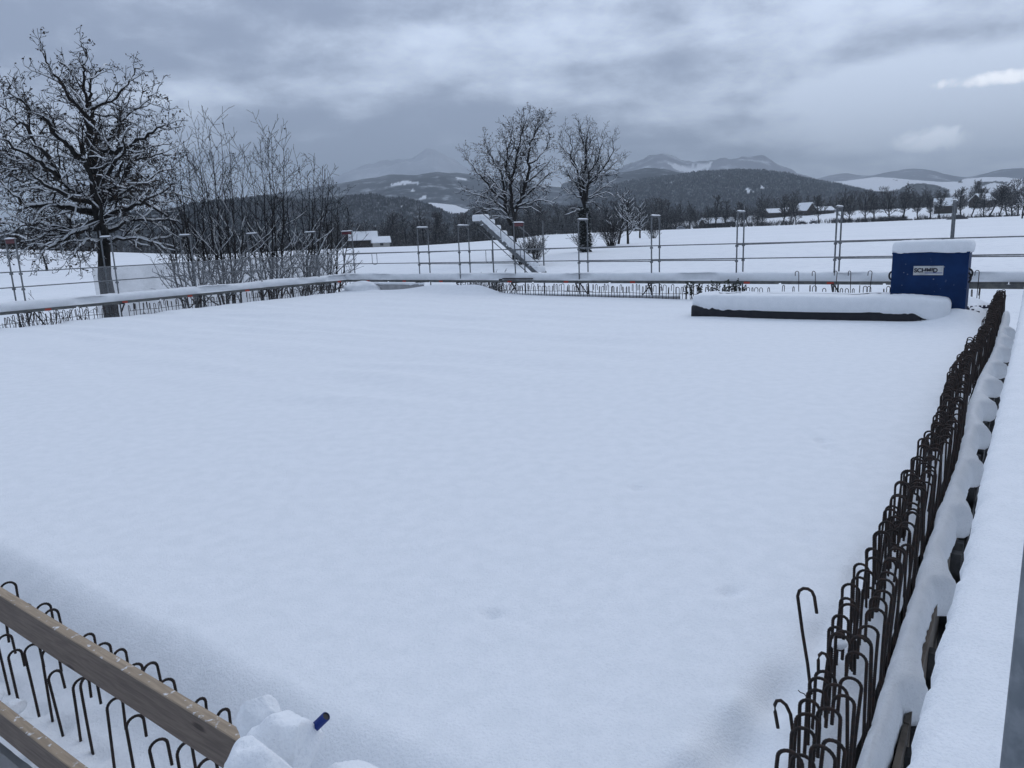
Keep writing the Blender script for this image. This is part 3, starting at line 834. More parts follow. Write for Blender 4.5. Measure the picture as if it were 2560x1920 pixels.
for k in range(8):
    x0 = 1.1 + k * 2.7
    mb = MB(); mb.box(x0 + .004, x0 + 2.69, .285, .312, -2.6, -.15); mb.build('panel', PLY, fw)
    mb = MB()
    for q in range(4): mb.box(x0 + .1 + q * .82, x0 + .18 + q * .82, .215, .284, -2.6, -.24)
    mb.box(x0 + .19, x0 + 2.6, .205, .214, -.55, -.42); mb.box(x0 + .19, x0 + 2.6, .205, .214, -1.3, -1.15)
    mb.build('waler', FORMD, fw)
mb = MB(); mb.box(1.0, 22.5, .06, .20, -1.02, -.98); mb.build('ledge', FORMD, fw)  # dark strip added so the bottom of the gap reads as deep shade
for c in BRK:
    mb = MB(); mb.box(c - .03, c + .03, .115, .203, -.24, -.17); mb.beam((c, .13, -.23), (c, .21, -.55), .05, .04); mb.build('bracket', FORMD, fw)

# ------------------------------------------------------------------ hooked reinforcing bars
def hook_path(h, rad, tail, below=0.34, rib=True, step=0.006, bend=0.0):
    pts = []; n = max(3, int((h - rad + below) / step))
    for i in range(n + 1):
        z = -below + (h - rad + below) * i / n
        pts.append((bend * max(0, z) ** 2, 0, z))
    x0 = pts[-1][0]
    m = max(8, int(math.pi * rad / step))
    for i in range(1, m + 1):
        t = math.pi * i / m
        pts.append((x0 + rad - rad * math.cos(t), 0, h - rad + rad * math.sin(t)))
    k = max(2, int(tail / step))
    for i in range(1, k + 1): pts.append((x0 + 2 * rad, 0, h - rad - tail * i / k))
    return pts
def hook_mesh(h, rad, tail, r=0.0068, step=0.006, sides=6, bend=0.0):
    pts = hook_path(h, rad, tail, step=step, bend=bend)
    rr = [r * (1.13 if i % 2 else 0.94) if step < .01 else r for i in range(len(pts))]
    mb = MB(); mb.tube(pts, rr, sides)
    return mb.mesh('rebar_hook', RUST, smooth=True)
rng = random.Random(11)
NEARM = [hook_mesh(.42 + .05 * rng.uniform(-1, 1), (.040 + .006 * rng.uniform(-1, 1)), .09 + .08 * rng.random(), r=.0078, bend=rng.uniform(-.05, .05)) for _ in range(10)]
FARM = [hook_mesh(.42 + .04 * rng.uniform(-1, 1), .043, .12 + .05 * rng.random(), r=.0088, step=.03, sides=5) for _ in range(8)]
STARTM = [hook_mesh(.44 + .05 * rng.uniform(-1, 1), .055, .14 + .05 * rng.random(), r=.0115, step=.04, sides=5) for _ in range(8)]
TALL = hook_mesh(.92, .055, .09, r=.011, step=.04, sides=5)
bars = []      # (a, b, z, rot about z relative to +E1, mesh, lean, label, group)
L_RL = 'rusty hooked rebar in the left file of the dense double row along the right wall'
L_RR = 'rusty hooked rebar in the right file of the dense double row, beside the snow ridge'
L_NB = 'rusty hooked rebar behind the wooden plank, in the file nearer the open snow'
L_NF = 'rusty hooked rebar standing in the snow below the upper wooden plank, in the front file'
L_BK = 'thin hooked rebar sticking out of the snow along the back wall'
L_LF = 'thin hooked rebar sticking out of the snow along the left wall'
L_TL = 'taller thin hooked rebar rising above the back wall row near the blue container'
a = 2.30
while a < 24.0:
    sh = edge_shift(a)
    wob = 0.015 * nz(a * 1.3, 4.0)
    for fl in (0, 1):
        aa = a + rng.uniform(-.03, .03) + (.04 if fl else 0)
        if fl == 0:
            b = 0.645 + sh + wob + rng.uniform(-.02, .02); rot = R(-90)
        else:
            b = 0.455 + sh + wob + rng.uniform(-.02, .02); rot = R(90)
        m = rng.choice(NEARM if a < 7 else FARM); low = (.05 if fl else .09) * (1 - sstep(a, 2.9, 3.8))
        bars.append((aa, b, -.02 - low + rng.uniform(-.025, .025), rot + R(rng.uniform(-14, 14)), m, (R(rng.uniform(-3, 3)), R(rng.uniform(-3, 3))), L_RR if fl else L_RL, 'hooked rebars along the right wall'))
        if rng.random() < .16:
            bars.append((aa + .05, b + (rng.uniform(.02, .07) if fl else -rng.uniform(.02, .06)), -.03 - low + rng.uniform(-.06, .02), rot + R(rng.uniform(-25, 25)), rng.choice(NEARM if a < 7 else FARM), (R(rng.uniform(-4, 4)), R(rng.uniform(-4, 4))), L_RR if fl else L_RL, 'hooked rebars along the right wall'))
    a += 0.118
# near wall
for b in [2.70, 2.90, 3.10, 3.32, 3.55, 3.78, 4.01, 4.17, 4.34, 4.49, 4.66, 4.92, 5.06, 5.25, 5.5, 5.8]:
    bars.append((1.555 + rng.uniform(-.012, .012), b, -.385 + rng.uniform(-.05, .04), R(rng.uniform(-16, 14)), rng.choice(NEARM), (R(rng.uniform(-3, 3)), R(rng.uniform(-3, 2))), L_NF, 'hooked rebars behind the wooden planks'))
for b in [2.75, 2.97, 3.15, 3.35, 3.57, 3.75, 3.97, 4.12, 4.3, 4.5, 4.74, 4.87, 5.02, 5.33, 5.48, 5.62, 5.8, 5.95, 6.2]:
    bars.append((1.86 + rng.uniform(-.012, .012), b, -.345 + rng.uniform(-.03, .02), R(180 + rng.uniform(-12, 12)), rng.choice(NEARM), (R(rng.uniform(-3, 3)), R(rng.uniform(-3, 3))), L_NB, 'hooked rebars behind the wooden planks'))
# back and left walls
b = 17.3
while b > 0.9:
    if b > 7.2 or rng.random() < .55:
        bars.append((24.08 + rng.uniform(-.03, .03), b + rng.uniform(-.02, .02), .0, R(rng.choice((0, 180, 60, 90)) + rng.uniform(-20, 20)), rng.choice(STARTM), (R(rng.uniform(-3, 3)), R(rng.uniform(-3, 3))), L_BK, 'hooked rebars along the back wall'))
    b -= 0.125 if b > 7.2 else 0.16
a = 7.6
while a < 23.6:
    if not (13.15 < a < 13.5 or 18.05 < a < 18.4):
        bars.append((a + rng.uniform(-.02, .02), 25.85 + rng.uniform(-.03, .03), .05, R(rng.choice((90, -90, -60, -120)) + rng.uniform(-20, 20)), rng.choice(STARTM), (R(rng.uniform(-3, 3)), R(rng.uniform(-3, 3))), L_LF, 'hooked rebars along the left wall'))
    a += 0.135
for b in (5.75, 5.25, 4.7, 4.25, 3.75, 1.35, 1.0):
    bars.append((24.15, b, .0, R(70 + rng.uniform(-20, 20)), TALL, (R(rng.uniform(-2, 2)), R(rng.uniform(-4, 4))), L_TL, 'taller hooked rebars at the back'))
def bar_matrix(q):
    return Matrix.Translation(Vector(W(q[0], q[1], q[2]))) @ Matrix.Rotation(ANG + q[3], 4, 'Z') @ Matrix.Rotation(q[5][0], 4, 'X') @ Matrix.Rotation(q[5][1], 4, 'Y')
def visible_rank(q):
    p = np.array(W(q[0], q[1], q[2] + .3)); d = np.linalg.norm(p - CAM)
    u, v = project(p)
    return d + (1000 if (u < -40 or u > 2600 or v > 2080) else 0)
bars.sort(key=visible_rank)
bars = [q for q in bars if visible_rank(q) < 900]
rest = MB()
keep = 0
for q in bars:
    special = q[6] == L_TL
    if keep < 290 or special:
        o = bpy.data.objects.new('rebar_hook', q[4]); sc.collection.objects.link(o)
        o.matrix_world = bar_matrix(q)
        tag(o, q[6], 'rebar', q[7]); keep += 1
    else:
        Mx = bar_matrix(q); n = len(rest.v)
        rest.v.extend([tuple(Mx @ vv.co) for vv in q[4].vertices])
        for pl in q[4].polygons: rest.face([n + i for i in pl.vertices])
if rest.v:
    tag(rest.build('rebar_field', RUST, smooth=True), kind='stuff')
# the odd ones out by the near right corner
def odd_bar(pts, label, r=.0078):
    P0 = np.array(pts[0]); mb = MB(); mb.tube([np.array(p) - P0 for p in pts], r, 7)
    return tag(mb.build('rebar_hook', RUST, loc=tuple(P0), smooth=True), label, 'rebar')
def px_bar(pix, a, base_b):
    """points in the plane a = const of the building frame, from photo measurements"""
    n = np.array([E1[0], E1[1], 0.0]); o_ = []
    for (u, v) in pix:
        d = ray(u, v); t = (a - CAM @ n) / (d @ n); o_.append(CAM + t * d)
    return o_
odd_bar(px_bar([(2034, 1790), (2019, 1660), (2006, 1580), (1998, 1520), (1994, 1490), (1998, 1477), (2008, 1471), (2020, 1472), (2030, 1479), (2036, 1492), (2042, 1533)], 3.62, 0),
        'single tall hooked rebar leaning in the snow left of the dense row', .0085)
odd_bar(px_bar([(2046, 1682), (2046, 1650), (2048, 1638), (2055, 1632), (2064, 1635), (2071, 1648), (2075, 1690)], 3.35, 0), 'short hooked rebar stub by the foot of the tall leaning one')
odd_bar(px_bar([(1945, 1820), (1938, 1780), (1937, 1762), (1942, 1752), (1952, 1751), (1965, 1762), (1976, 1785), (1982, 1830), (1984, 1900)], 2.95, 0), 'rebar bent into a slanted loop at the near left end of the dense row')
# snow caught on the hooks
for k, (pp, lb) in enumerate([([(1995, 1725), (2001, 1731), (2010, 1734), (2016, 1742)], 'bent end of tie wire sticking out by the foot of the near hooks'), ([(2233, 1507), (2240, 1503), (2250, 1504)], 'short tie wire end poking towards the snow ridge')]):
    odd = px_bar(pp, 3.4 if k == 0 else 4.9, 0); O_ = np.array(odd[0]); mb = MB(); mb.tube([np.array(p_) - O_ for p_ in odd], .0025, 5)
    tag(mb.build('tie_wire', RUST, loc=tuple(O_), smooth=True), lb, 'wire')
# straight bars tied along the back and left rows
def tie(p, q, label):
    o = np.array(p); mb = MB()
    n = 9; pts = []
    for i in range(n + 1):
        t = i / n; x = np.array(p) * (1 - t) + np.array(q) * t; x[2] += .012 * math.sin(i * 2.1); pts.append(x - o)
    mb.tube(pts, .009, 6); tag(mb.build('tie_bar', RUST, loc=tuple(o), smooth=True), label, 'rebar')
tie(W(24.0, 17.25, .22), W(24.0, 13.0, .22), 'long straight tie bar across the back hooks, its left stretch near the snow bank')
tie(W(23.98, 14.2, .20), W(23.98, 8.0, .16), 'long straight tie bar across the back hooks, its right stretch towards the tarpaulin')
tie(W(8.2, 25.82, .24), W(13.1, 25.82, .25), 'straight tie bar across the left wall hooks, nearest the left frame edge')
tie(W(13.55, 25.82, .25), W(18.0, 25.82, .26), 'straight tie bar across the left wall hooks, in the middle stretch')
tie(W(18.45, 25.82, .26), W(23.6, 25.82, .27), 'straight tie bar across the left wall hooks, running to the far corner')
# grey edge boards behind the bars
eb = thing('edge_board', 'low grey edge board at the foot of the back hooks', 'board', W(24.2, 17.3, 0), ANG + R(90) + R(180))
mb = MB(); mb.box(0, 7.6, -.02, .02, -.3, .06); mb.build('board', RIBGREY, eb)
mb = snow_cap(7.6, .05, .03, 5, over=.01, drop=.01, wob=.012); o = mb.build('snow_cover', SNOW, eb, smooth=True); o.location = (3.8, 0, .062)
# ribbed grey panel in the gap at the far corner
rp = thing('ribbed_panel', 'grey ribbed panel standing half buried in snow at the far left corner', 'panel', W(24.32, 25.1, 0), ANG - R(90))
mb = MB(); k = 0
xs = np.arange(0, 3.6, .05); P = np.zeros((len(xs), 2, 3))
for i, x in enumerate(xs):
    P[i, 0] = (x, -.02 + .02 * (i % 2), -.2); P[i, 1] = (x, -.02 + .02 * (i % 2), .42)
mb.grid(P); Q = P.copy(); Q[:, :, 1] += .03; mb.grid(Q[:, ::-1])
mb.build('sheet', RIBGREY, rp)
mb = snow_cap(3.6, .1, .05, 8, over=.01, drop=.02, wob=.03); o = mb.build('snow_cover', SNOW, rp, smooth=True); o.location = (1.78, .0, .42)

def rand_unit(rng):
    while True:
        v = np.array([rng.uniform(-1, 1), rng.uniform(-1, 1), rng.uniform(-1, 1)])
        n = np.linalg.norm(v)
        if .1 < n < 1: return v / n
def lump(name, loc, rad, seed, label, cat, rough=.35, squash=(1, 1, 1), rotz=0, freq=1.6, mat_=None, nu=56, nv=34, facets=0):
    rg_ = random.Random(int(seed * 100)); pl = [(rand_unit(rg_), rg_.uniform(.62, .9)) for _ in range(facets)]
    mb = MB(); P = np.zeros((nv, nu + 1, 3))
    for i in range(nv):
        th = math.pi * i / (nv - 1)
        for j in range(nu + 1):
            ph = 2 * math.pi * (j % nu) / nu
            d = np.array([math.sin(th) * math.cos(ph), math.sin(th) * math.sin(ph), math.cos(th)])
            r = rad * (1 + rough * nz(d[0] * freq + seed, d[1] * freq, d[2] * freq) + rough * .2 * nz(d[0] * freq * 3 + seed, d[1] * freq * 3, d[2] * freq * 3))
            for nrm, hh in pl:
                c_ = float(d @ nrm)
                if c_ > .1: r = min(r, rad * (hh + .03 * nz(d[0] * 7 + seed, d[1] * 7, d[2] * 7)) / c_)
            P[i, j] = d * r * np.array(squash)
    mb.grid(P)
    return tag(mb.build(name, mat_ or SNOW, loc=loc, rotz=rotz, smooth=True), label, cat)
x, y, _ = W(24.1, 25.1); lump('snow_pile', (x, y, .18), .5, 3.0, 'rounded pile of snow at the far left corner of the roof', 'snow pile', .25, (1.3, 2.0, .7), ANG)

# ------------------------------------------------------------------ wooden planks and what lies by them
def plank(p, q, h, t, label, extra=None):
    p = np.array(p, float); q = np.array(q, float); L = np.linalg.norm(q - p)
    az = math.atan2(q[1] - p[1], q[0] - p[0])
    mb = MB(); n = 24
    xs = np.linspace(0, L, n + 1)
    P = np.zeros((n + 1, 9, 3))
    c = .004
    for i, x in enumerate(xs):
        wv = .006 * nz(x * 2.3, t * 30, h * 9)
        sec = [(0, c), (c, 0), (t - c, 0), (t, c), (t, h - c), (t - c, h), (c, h), (0, h - c), (0, c)]
        for j, (yy, z) in enumerate(sec): P[i, j] = (x + (.012 * nz(z * 40, yy * 60, 2) if i == n else 0), yy, z - h + wv + (q[2] - p[2]) * x / L)
    mb.grid(P)
    k = len(mb.v); base = n * 9
    mb.face([base + j for j in range(8)]); mb.face([j for j in reversed(range(8))])
    o = mb.build('plank', WOOD, loc=tuple(p), rotz=az)
    return tag(o, label, 'plank')
pl0 = W(1.43, 8.4, .58); pl1 = W(1.385, 2.22, .512)
plank(pl0, pl1, .18, .05, 'long weathered wooden plank on edge across the lower left corner, the upper of two')
plank(W(1.27, 8.4, -.06), W(1.27, 3.05, -.06), .17, .05, 'wooden formwork plank at the very bottom left, the lower of two')
# snow heaped on the end of the upper plank and in front of it
lump('snow_lump', tuple(at_dist(648, 1800, 2.62)), .125, 1.0, 'upright broken slab of snow at the end of the wooden plank', 'snow lump', .22, (.66, .42, 1.05), .3, 1.9, facets=9)
lump('snow_lump', tuple(at_dist(716, 1893, 2.42)), .142, 7.5, 'big broken snow lump at the bottom edge beside the end of the wooden plank', 'snow lump', .22, (1.05, .85, 1.05), -.5, 1.7, facets=9)
lump('snow_lump', tuple(at_dist(650, 1960, 2.25)), .15, 5.1, 'snow heaped against the end of the plank at the bottom edge', 'snow lump', .2, (1.0, .8, 1.0), -.5, 1.5, facets=7)
lump('snow_lump', tuple(at_dist(860, 1990, 2.4)), .15, 4.2, 'low rounded snow lump at the bottom edge to the right of the bigger lump', 'snow lump', .2, (1.2, 1, .7), -.5, 1.4, facets=5)
# crumbs of snow in front of the hooks
rngc = random.Random(4)
for k in range(9):
    b = 3.3 + .33 * k + rngc.uniform(-.1, .1); x, y, z = W(1.40 + rngc.uniform(-.05, .05), b, -.27)
    o = lump('snow_crumb', (x, y, z), rngc.uniform(.04, .075), k * 3.3, 'small crumb of broken snow lying between the two wooden planks', 'snow crumb', .35, (1.2, .9, .7), rngc.random() * 6, 1.7, nu=14, nv=9)
    o['group'] = 'snow crumbs by the planks'
p = px_bar([(2100, 1610)], 3.6, 0)[0]
lump('snow_clump', tuple(p), .036, 2.2, 'small clump of snow caught on top of the rusty hooks on the right', 'snow clump', .22, (1.25, 1, .62), .3, 1.3, nu=28, nv=18, facets=3)
# stub of corrugated hose
def hose():
    p0 = np.array(at_dist(779, 1826, 2.44)); p1 = np.array(at_dist(816, 1790, 2.40))
    d = unit(p1 - p0); L = np.linalg.norm(p1 - p0) + .10
    root = thing('corrugated_hose', 'short stub of blue corrugated hose poking out of the snow at the bottom', 'hose', tuple(p1 - d * L))
    n = 60; pts = [d * (L * i / n) for i in range(n + 1)]
    rr = [.0150 + (.0018 if i % 2 else -.001) for i in range(n + 1)]
    mb = MB(); mb.tube(pts, rr, 14, cap=False); mb.build('pipe', HOSE, root, smooth=True)
    mb = MB(); mb.tube([d * (L - .02), d * (L - .004)], .0125, 14); mb.build('opening', BLACK, root)
hose()

# ------------------------------------------------------------------ blue container
box = thing('steel_container', 'dark blue steel container with a white name plate and a thick cap of snow', 'container', (10.06, 17.6, 0), ROTB)
x0, x1, y0, y1, zt = -.80, .80, 0.0, 1.0, 1.585
mb = MB(); mb.box(x0, x1, y0, y1, .12, zt)
mb.build('body', BLUE, box)
for xx in (x0 + .02, x1 - .12):
    for yy in (y0 + .02, y1 - .12):
        mb = MB(); mb.box(xx, xx + .10, yy, yy + .10, -.3, .118); mb.build('foot', BLACK, box)
mb = MB(); mb.box(x0 - .012, x1 + .012, y0 - .012, y0 + .03, zt - .035, zt + .004); mb.box(x0 - .012, x0 + .02, y0 + .031, y1 + .012, zt - .035, zt + .004); mb.box(x1 - .02, x1 + .012, y0 + .031, y1 + .012, zt - .035, zt + .004)
mb.build('rim', BLUE, box)
o = snow_cap(1.64, 1.04, .275, 6, over=.035, drop=.02, wob=.022).build('snow_cover', SNOW, box, smooth=True); o.location = (0.01, .50, zt + .01)
def lift_hook(x, sgn, z):
    pts = [(x + sgn * (.09 * math.sin(t) - .01), .25, z + .10 * math.cos(t) * 1.1) for t in np.linspace(-.5, 2.9, 14)]
    mb = MB(); mb.tube(pts, .022, 7); mb.build('lifting_hook', BLACK, box, smooth=True)
lift_hook(x0, -1, 1.02); lift_hook(x1, 1, 1.07); lift_hook(x1, .7, .97)
sg = MB(); sg.box(-.325, .30, -.014, -.002, 1.05, 1.265); sign = sg.build('name_plate', SIGNW, box)
def text_part(txt, size, loc, m, parent, name):
    cu = bpy.data.curves.new('lettering', 'FONT'); cu.body = txt; cu.size = size; cu.extrude = .0015; cu.offset = size * .045
    to = bpy.data.objects.new('lettering_tmp', cu); sc.collection.objects.link(to)
    dg = bpy.context.evaluated_depsgraph_get()
    me = bpy.data.meshes.new_from_object(to.evaluated_get(dg)); bpy.data.objects.remove(to); bpy.data.curves.remove(cu)
    me.materials.clear(); me.materials.append(m)
    o = bpy.data.objects.new(name, me); sc.collection.objects.link(o); o.parent = parent
    o.rotation_euler = (R(90), 0, 0); o.location = loc
    return o
text_part('SCHMID', .135, (-.31, -.017, 1.118), INK, sign, 'lettering')
mb = MB(); mb.box(-.08, .285, -.0165, -.0145, 1.092, 1.108); mb.build('stripe', SBLUE, sign)
mb = MB()
rngp = random.Random(2)
for k in range(9):
    x = rngp.uniform(.02, .32); z = rngp.uniform(1.06, 1.25); q = rngp.uniform(.004, .010); mb.box(x - q, x + q, -.0158, -.0145, z - q * .8, z + q * .8)
for xx, zz in ((-.07, 1.127), (.0, 1.124), (.05, 1.126)): mb.box(xx - .04, xx + .04, -.0198, -.019, zz - .014, zz + .012)
mb.build('worn_spot', SIGNW, sign)

# tarpaulin-covered stack
tA = thing('covered_stack', 'long low stack under dark tarpaulin with a thick rounded layer of snow', 'covered stack', W(19.95, 4.45, 0), ANG + R(90) + R(3.5))
Lt, Wt = 5.9, 1.25
mb = MB(); n = 60
xs = np.linspace(-Lt / 2, Lt / 2, n); P = np.zeros((n, 10, 3))
for i, x in enumerate(xs):
    h = .30 + .03 * nz(x * 1.1, 2, 2)
    sec = [(Wt / 2 + .02, -.25), (Wt / 2 + .015, .05), (Wt / 2, h - .04), (Wt / 2 - .05, h), (.2, h), (-.2, h), (-Wt / 2 + .05, h), (-Wt / 2, h - .04), (-Wt / 2 - .015, .05), (-Wt / 2 - .02, -.25)]
    for j, (y, z) in enumerate(sec): P[i, j] = (x, y + .02 * nz(x * 3, z * 4, j), z)
P[:, :, 0] = P[:, :, 0] * .93 + .2
mb.grid(P); k = len(mb.v); mb.face(list(range(9, -1, -1))); mb.face([(n - 1) * 10 + j for j in range(10)])
mb.build('tarpaulin', TARP, tA, smooth=True)
mb = snow_cap(Lt, Wt, .30, 12, nx=120, over=.05, drop=.10, wob=.03)
# the cover sags to the slab at its right-hand end
nv = []
for (x, y, z) in mb.v:
    t = sstep(-x, 2.25, 2.95)
    if z < .12: z = z - t * .30 + (.05 * t)
    nv.append((x - t * .12, y * (1 + .06 * t), z - .05 * t))
mb.v = nv
o = mb.build('snow_cover', SNOW, tA, smooth=True); o.location = (0, 0, .30)

# toothed spacer strips lying by the container
for k, (p, q, lb) in enumerate([((2412, 772), (2478, 768), 'long dark blue toothed spacer strip lying on snow right of the container'), ((2414, 777), (2448, 780), 'short dark blue toothed spacer strip lying in front of the longer one')]):
    A_ = CAM + ray(*p) * ((.14 - CAMZ) / ray(*p)[2]); B_ = CAM + ray(*q) * ((.14 - CAMZ) / ray(*q)[2])
    L = np.linalg.norm(B_ - A_); mb = MB(); mb.box(0, L, -.02, .02, -.02, .02)
    for i in range(int(L / .12)): mb.box(.04 + i * .12, .09 + i * .12, -.015, .015, .0205, .06)
    tag(mb.build('spacer_strip', plain('strip_blue', (.01, .012, .04), .6), loc=tuple(A_), rotz=math.atan2(B_[1] - A_[1], B_[0] - A_[0])), lb, 'spacer strip')

# ------------------------------------------------------------------ stair flight on the outer side of the back scaffold
st = thing('scaffold_stair', 'snow-covered metal scaffold stair climbing left above the back walkway', 'stair', (0, 0, 0), ROTB)
sx0, sz0, sx1, sz1 = -16.35, .75, -19.15, 2.98
ya, yb = 25.46, 26.10
for yy in (ya, yb):
    mb = MB(); mb.beam((sx0, yy, sz0), (sx1, yy, sz1), .035, .17); mb.beam((sx1, yy, sz1), (sx1 - .25, yy, sz1 + .02), .035, .15); mb.build('stringer', GALV, st)
NS = 9
for k in range(NS):
    t = (k + .5) / NS; cx, cz = sx0 + (sx1 - sx0) * t, sz0 + (sz1 - sz0) * t
    mb = MB(); mb.box(cx - .13, cx + .13, ya + .02, yb - .02, cz - .02, cz + .01); tr = mb.build('tread', DECKM, st)
    mb = snow_cap(.33, yb - ya, .20, 20 + k, nx=14, over=.015, drop=.06, wob=.012); o = mb.build('snow_cover', SNOW, tr, smooth=True); o.location = (cx, (ya + yb) / 2, cz + .012)
mb = MB(); mb.box(sx1 - .42, sx1 - .02, ya - .02, yb + .02, sz1 + .0, sz1 + .045); ld = mb.build('landing', DECKM, st)
o = snow_cap(.46, .66, .26, 41, nx=16, over=.02, drop=.02, wob=.015).build('snow_cover', SNOW, ld, smooth=True); o.location = (sx1 - .2, (ya + yb) / 2, sz1 + .048)
for yy, dz in ((ya - .03, .48), (ya - .03, -.32), (yb + .03, .95)):
    mb = MB(); mb.bar((sx0 + .05, yy, sz0 + dz), (sx1 - .15, yy, sz1 + dz + .1), .02, 6); mb.build('handrail', GALV, st)
for t in (.28, .62):
    cx, cz = sx0 + (sx1 - sx0) * t, sz0 + (sz1 - sz0) * t
    mb = MB(); mb.bar((cx, ya - .03, cz - .05), (cx, ya - .03, cz + .52), .016, 6); mb.build('baluster', GALV, st)
for xx in (sx0 - .1, sx1 + .1):
    mb = MB(); mb.bar((xx, yb + .04, -3.0), (xx, yb + .04, 3.5 if xx < -18 else 2.9), .03, 8); mb.build('post', GALV, st)

# ------------------------------------------------------------------ trees
class TP: pass
def grow(rng, out, p, d, L, r, lev, P):
    n = max(2, int(round(L / P.step[min(lev, len(P.step) - 1)])))
    pts = [p]; rad = [r]; d = unit(d)
    gn = P.gnarl[min(lev, len(P.gnarl) - 1)]; tp = P.trop[min(lev, len(P.trop) - 1)]
    for i in range(n):
        d = unit(d + rand_unit(rng) * gn + np.array([0, 0, tp]))
        p = p + d * (L / n)
        pts.append(p); rad.append(max(P.rmin, r * (1 - P.taper * (i + 1) / n)))
    out.append((pts, rad, lev))
    if lev < P.maxlev: spawn(rng, out, pts, rad, lev, P)
def spawn(rng, out, pts, rad, lev, P, start=None):
    A = np.array(pts); seg = np.linalg.norm(np.diff(A, axis=0), axis=1); L = seg.sum(); cum = np.concatenate([[0], np.cumsum(seg)])
    gap = P.gap[min(lev, len(P.gap) - 1)]
    s = (P.start[min(lev, len(P.start) - 1)] if start is None else start) * L + rng.random() * gap
    side = rng.random() * 6.28
    while s < L:
        i = min(len(seg) - 1, int(np.searchsorted(cum, s)) - 1); i = max(i, 0)
        f = (s - cum[i]) / max(seg[i], 1e-6); p = A[i] * (1 - f) + A[i + 1] * f; r0 = rad[i] * (1 - f) + rad[i + 1] * f
        t = unit(A[i + 1] - A[i]); a = np.cross(t, [0, 0, 1.0]); a = unit(a) if np.linalg.norm(a) > .05 else np.array([1.0, 0, 0]); b = np.cross(t, a)
        side += 2.4 + rng.uniform(-.5, .5)
        ang = R(P.ang[min(lev, len(P.ang) - 1)] * rng.uniform(.7, 1.25))
        d = t * math.cos(ang) + (a * math.cos(side) + b * math.sin(side)) * math.sin(ang)
        fr = s / L
        Lc = max(P.lmin, P.ratio[min(lev, len(P.ratio) - 1)] * L * (1.05 - .65 * fr) * rng.uniform(.6, 1.25))
        Lc = min(Lc, P.lmax[min(lev, len(P.lmax) - 1)])
        grow(rng, out, p, d, Lc, max(P.rmin, min(r0 * .62, .02 * Lc + .004)), lev + 1, P)
        s += gap * rng.uniform(.6, 1.4)
def sides_for(r): return 8 if r > .12 else 6 if r > .05 else 4 if r > .018 else 3
def tree_meshes(out, root_pos, trunk_lev, leaf=None, rng=None, snow=None, leaf_p=.5, leaf_s=.09):
    """splits the grown limbs into trunk, branches, leaves and snow meshes, local to root_pos"""
    tr, br, lf, sn = MB(), MB(), MB(), MB()
    O = np.array(root_pos)
    for pts, rad, lev in out:
        A = np.array(pts) - O
        (tr if lev <= trunk_lev else br).tube(A, rad, sides_for(rad[0]), cap=False)
        if snow and rad[0] > snow[0]:
            run = []
            for i in range(len(A) - 1):
                t = unit(A[i + 1] - A[i])
                ok = abs(t[2]) < snow[1] and rng.random() < .93
                if ok:
                    if not run: run = [i]
                    run.append(i + 1)
                if (not ok or i == len(A) - 2) and run:
                    if len(run) > 1:
                        r_ = np.array([rad[q] for q in run]); k = np.ones(len(run)); k[0] = k[-1] = .45
                        Q = A[run].copy(); Q[:, 2] += r_ * .62 + snow[2] * .35
                        sn.tube(Q, (r_ * .72 + snow[2] * .6) * k, 5 if r_[0] > .03 else 3, cap=False)
                    run = []
        if leaf and lev >= leaf:
            for i in range(1, len(A)):
                if rng.random() < leaf_p:
                    p = A[i] + rand_unit(rng) * .04; u = rand_unit(rng); v = unit(np.cross(u, rand_unit(rng))); q = leaf_s * rng.uniform(.6, 1.3)
                    n = lf.verts([p, p + u * q * .5 + v * q * .35, p + u * q, p + u * q * .5 - v * q * .35]); lf.face((n, n + 1, n + 2, n + 3))
    return tr, br, lf, sn
def make_tree(name, label, cat, out, root_pos, trunk_lev, rng, bark=None, twig=None, leaf=None, snow=None, leaf_p=.5, leaf_s=.09, group=None):
    t = thing(name, label, cat, tuple(root_pos), 0, group)
    tr, br, lf, sn = tree_meshes(out, root_pos, trunk_lev, leaf, rng, snow, leaf_p, leaf_s)
    tr.build('trunk', bark or BARK, t, smooth=True)
    if br.v: br.build('crown', twig or TWIG, t, smooth=True)
    if lf.v: lf.build('leaves', LEAF, t)
    if sn.v: tag(sn.build('branch_snow', SNOW, t, smooth=True), kind='stuff')
    return t

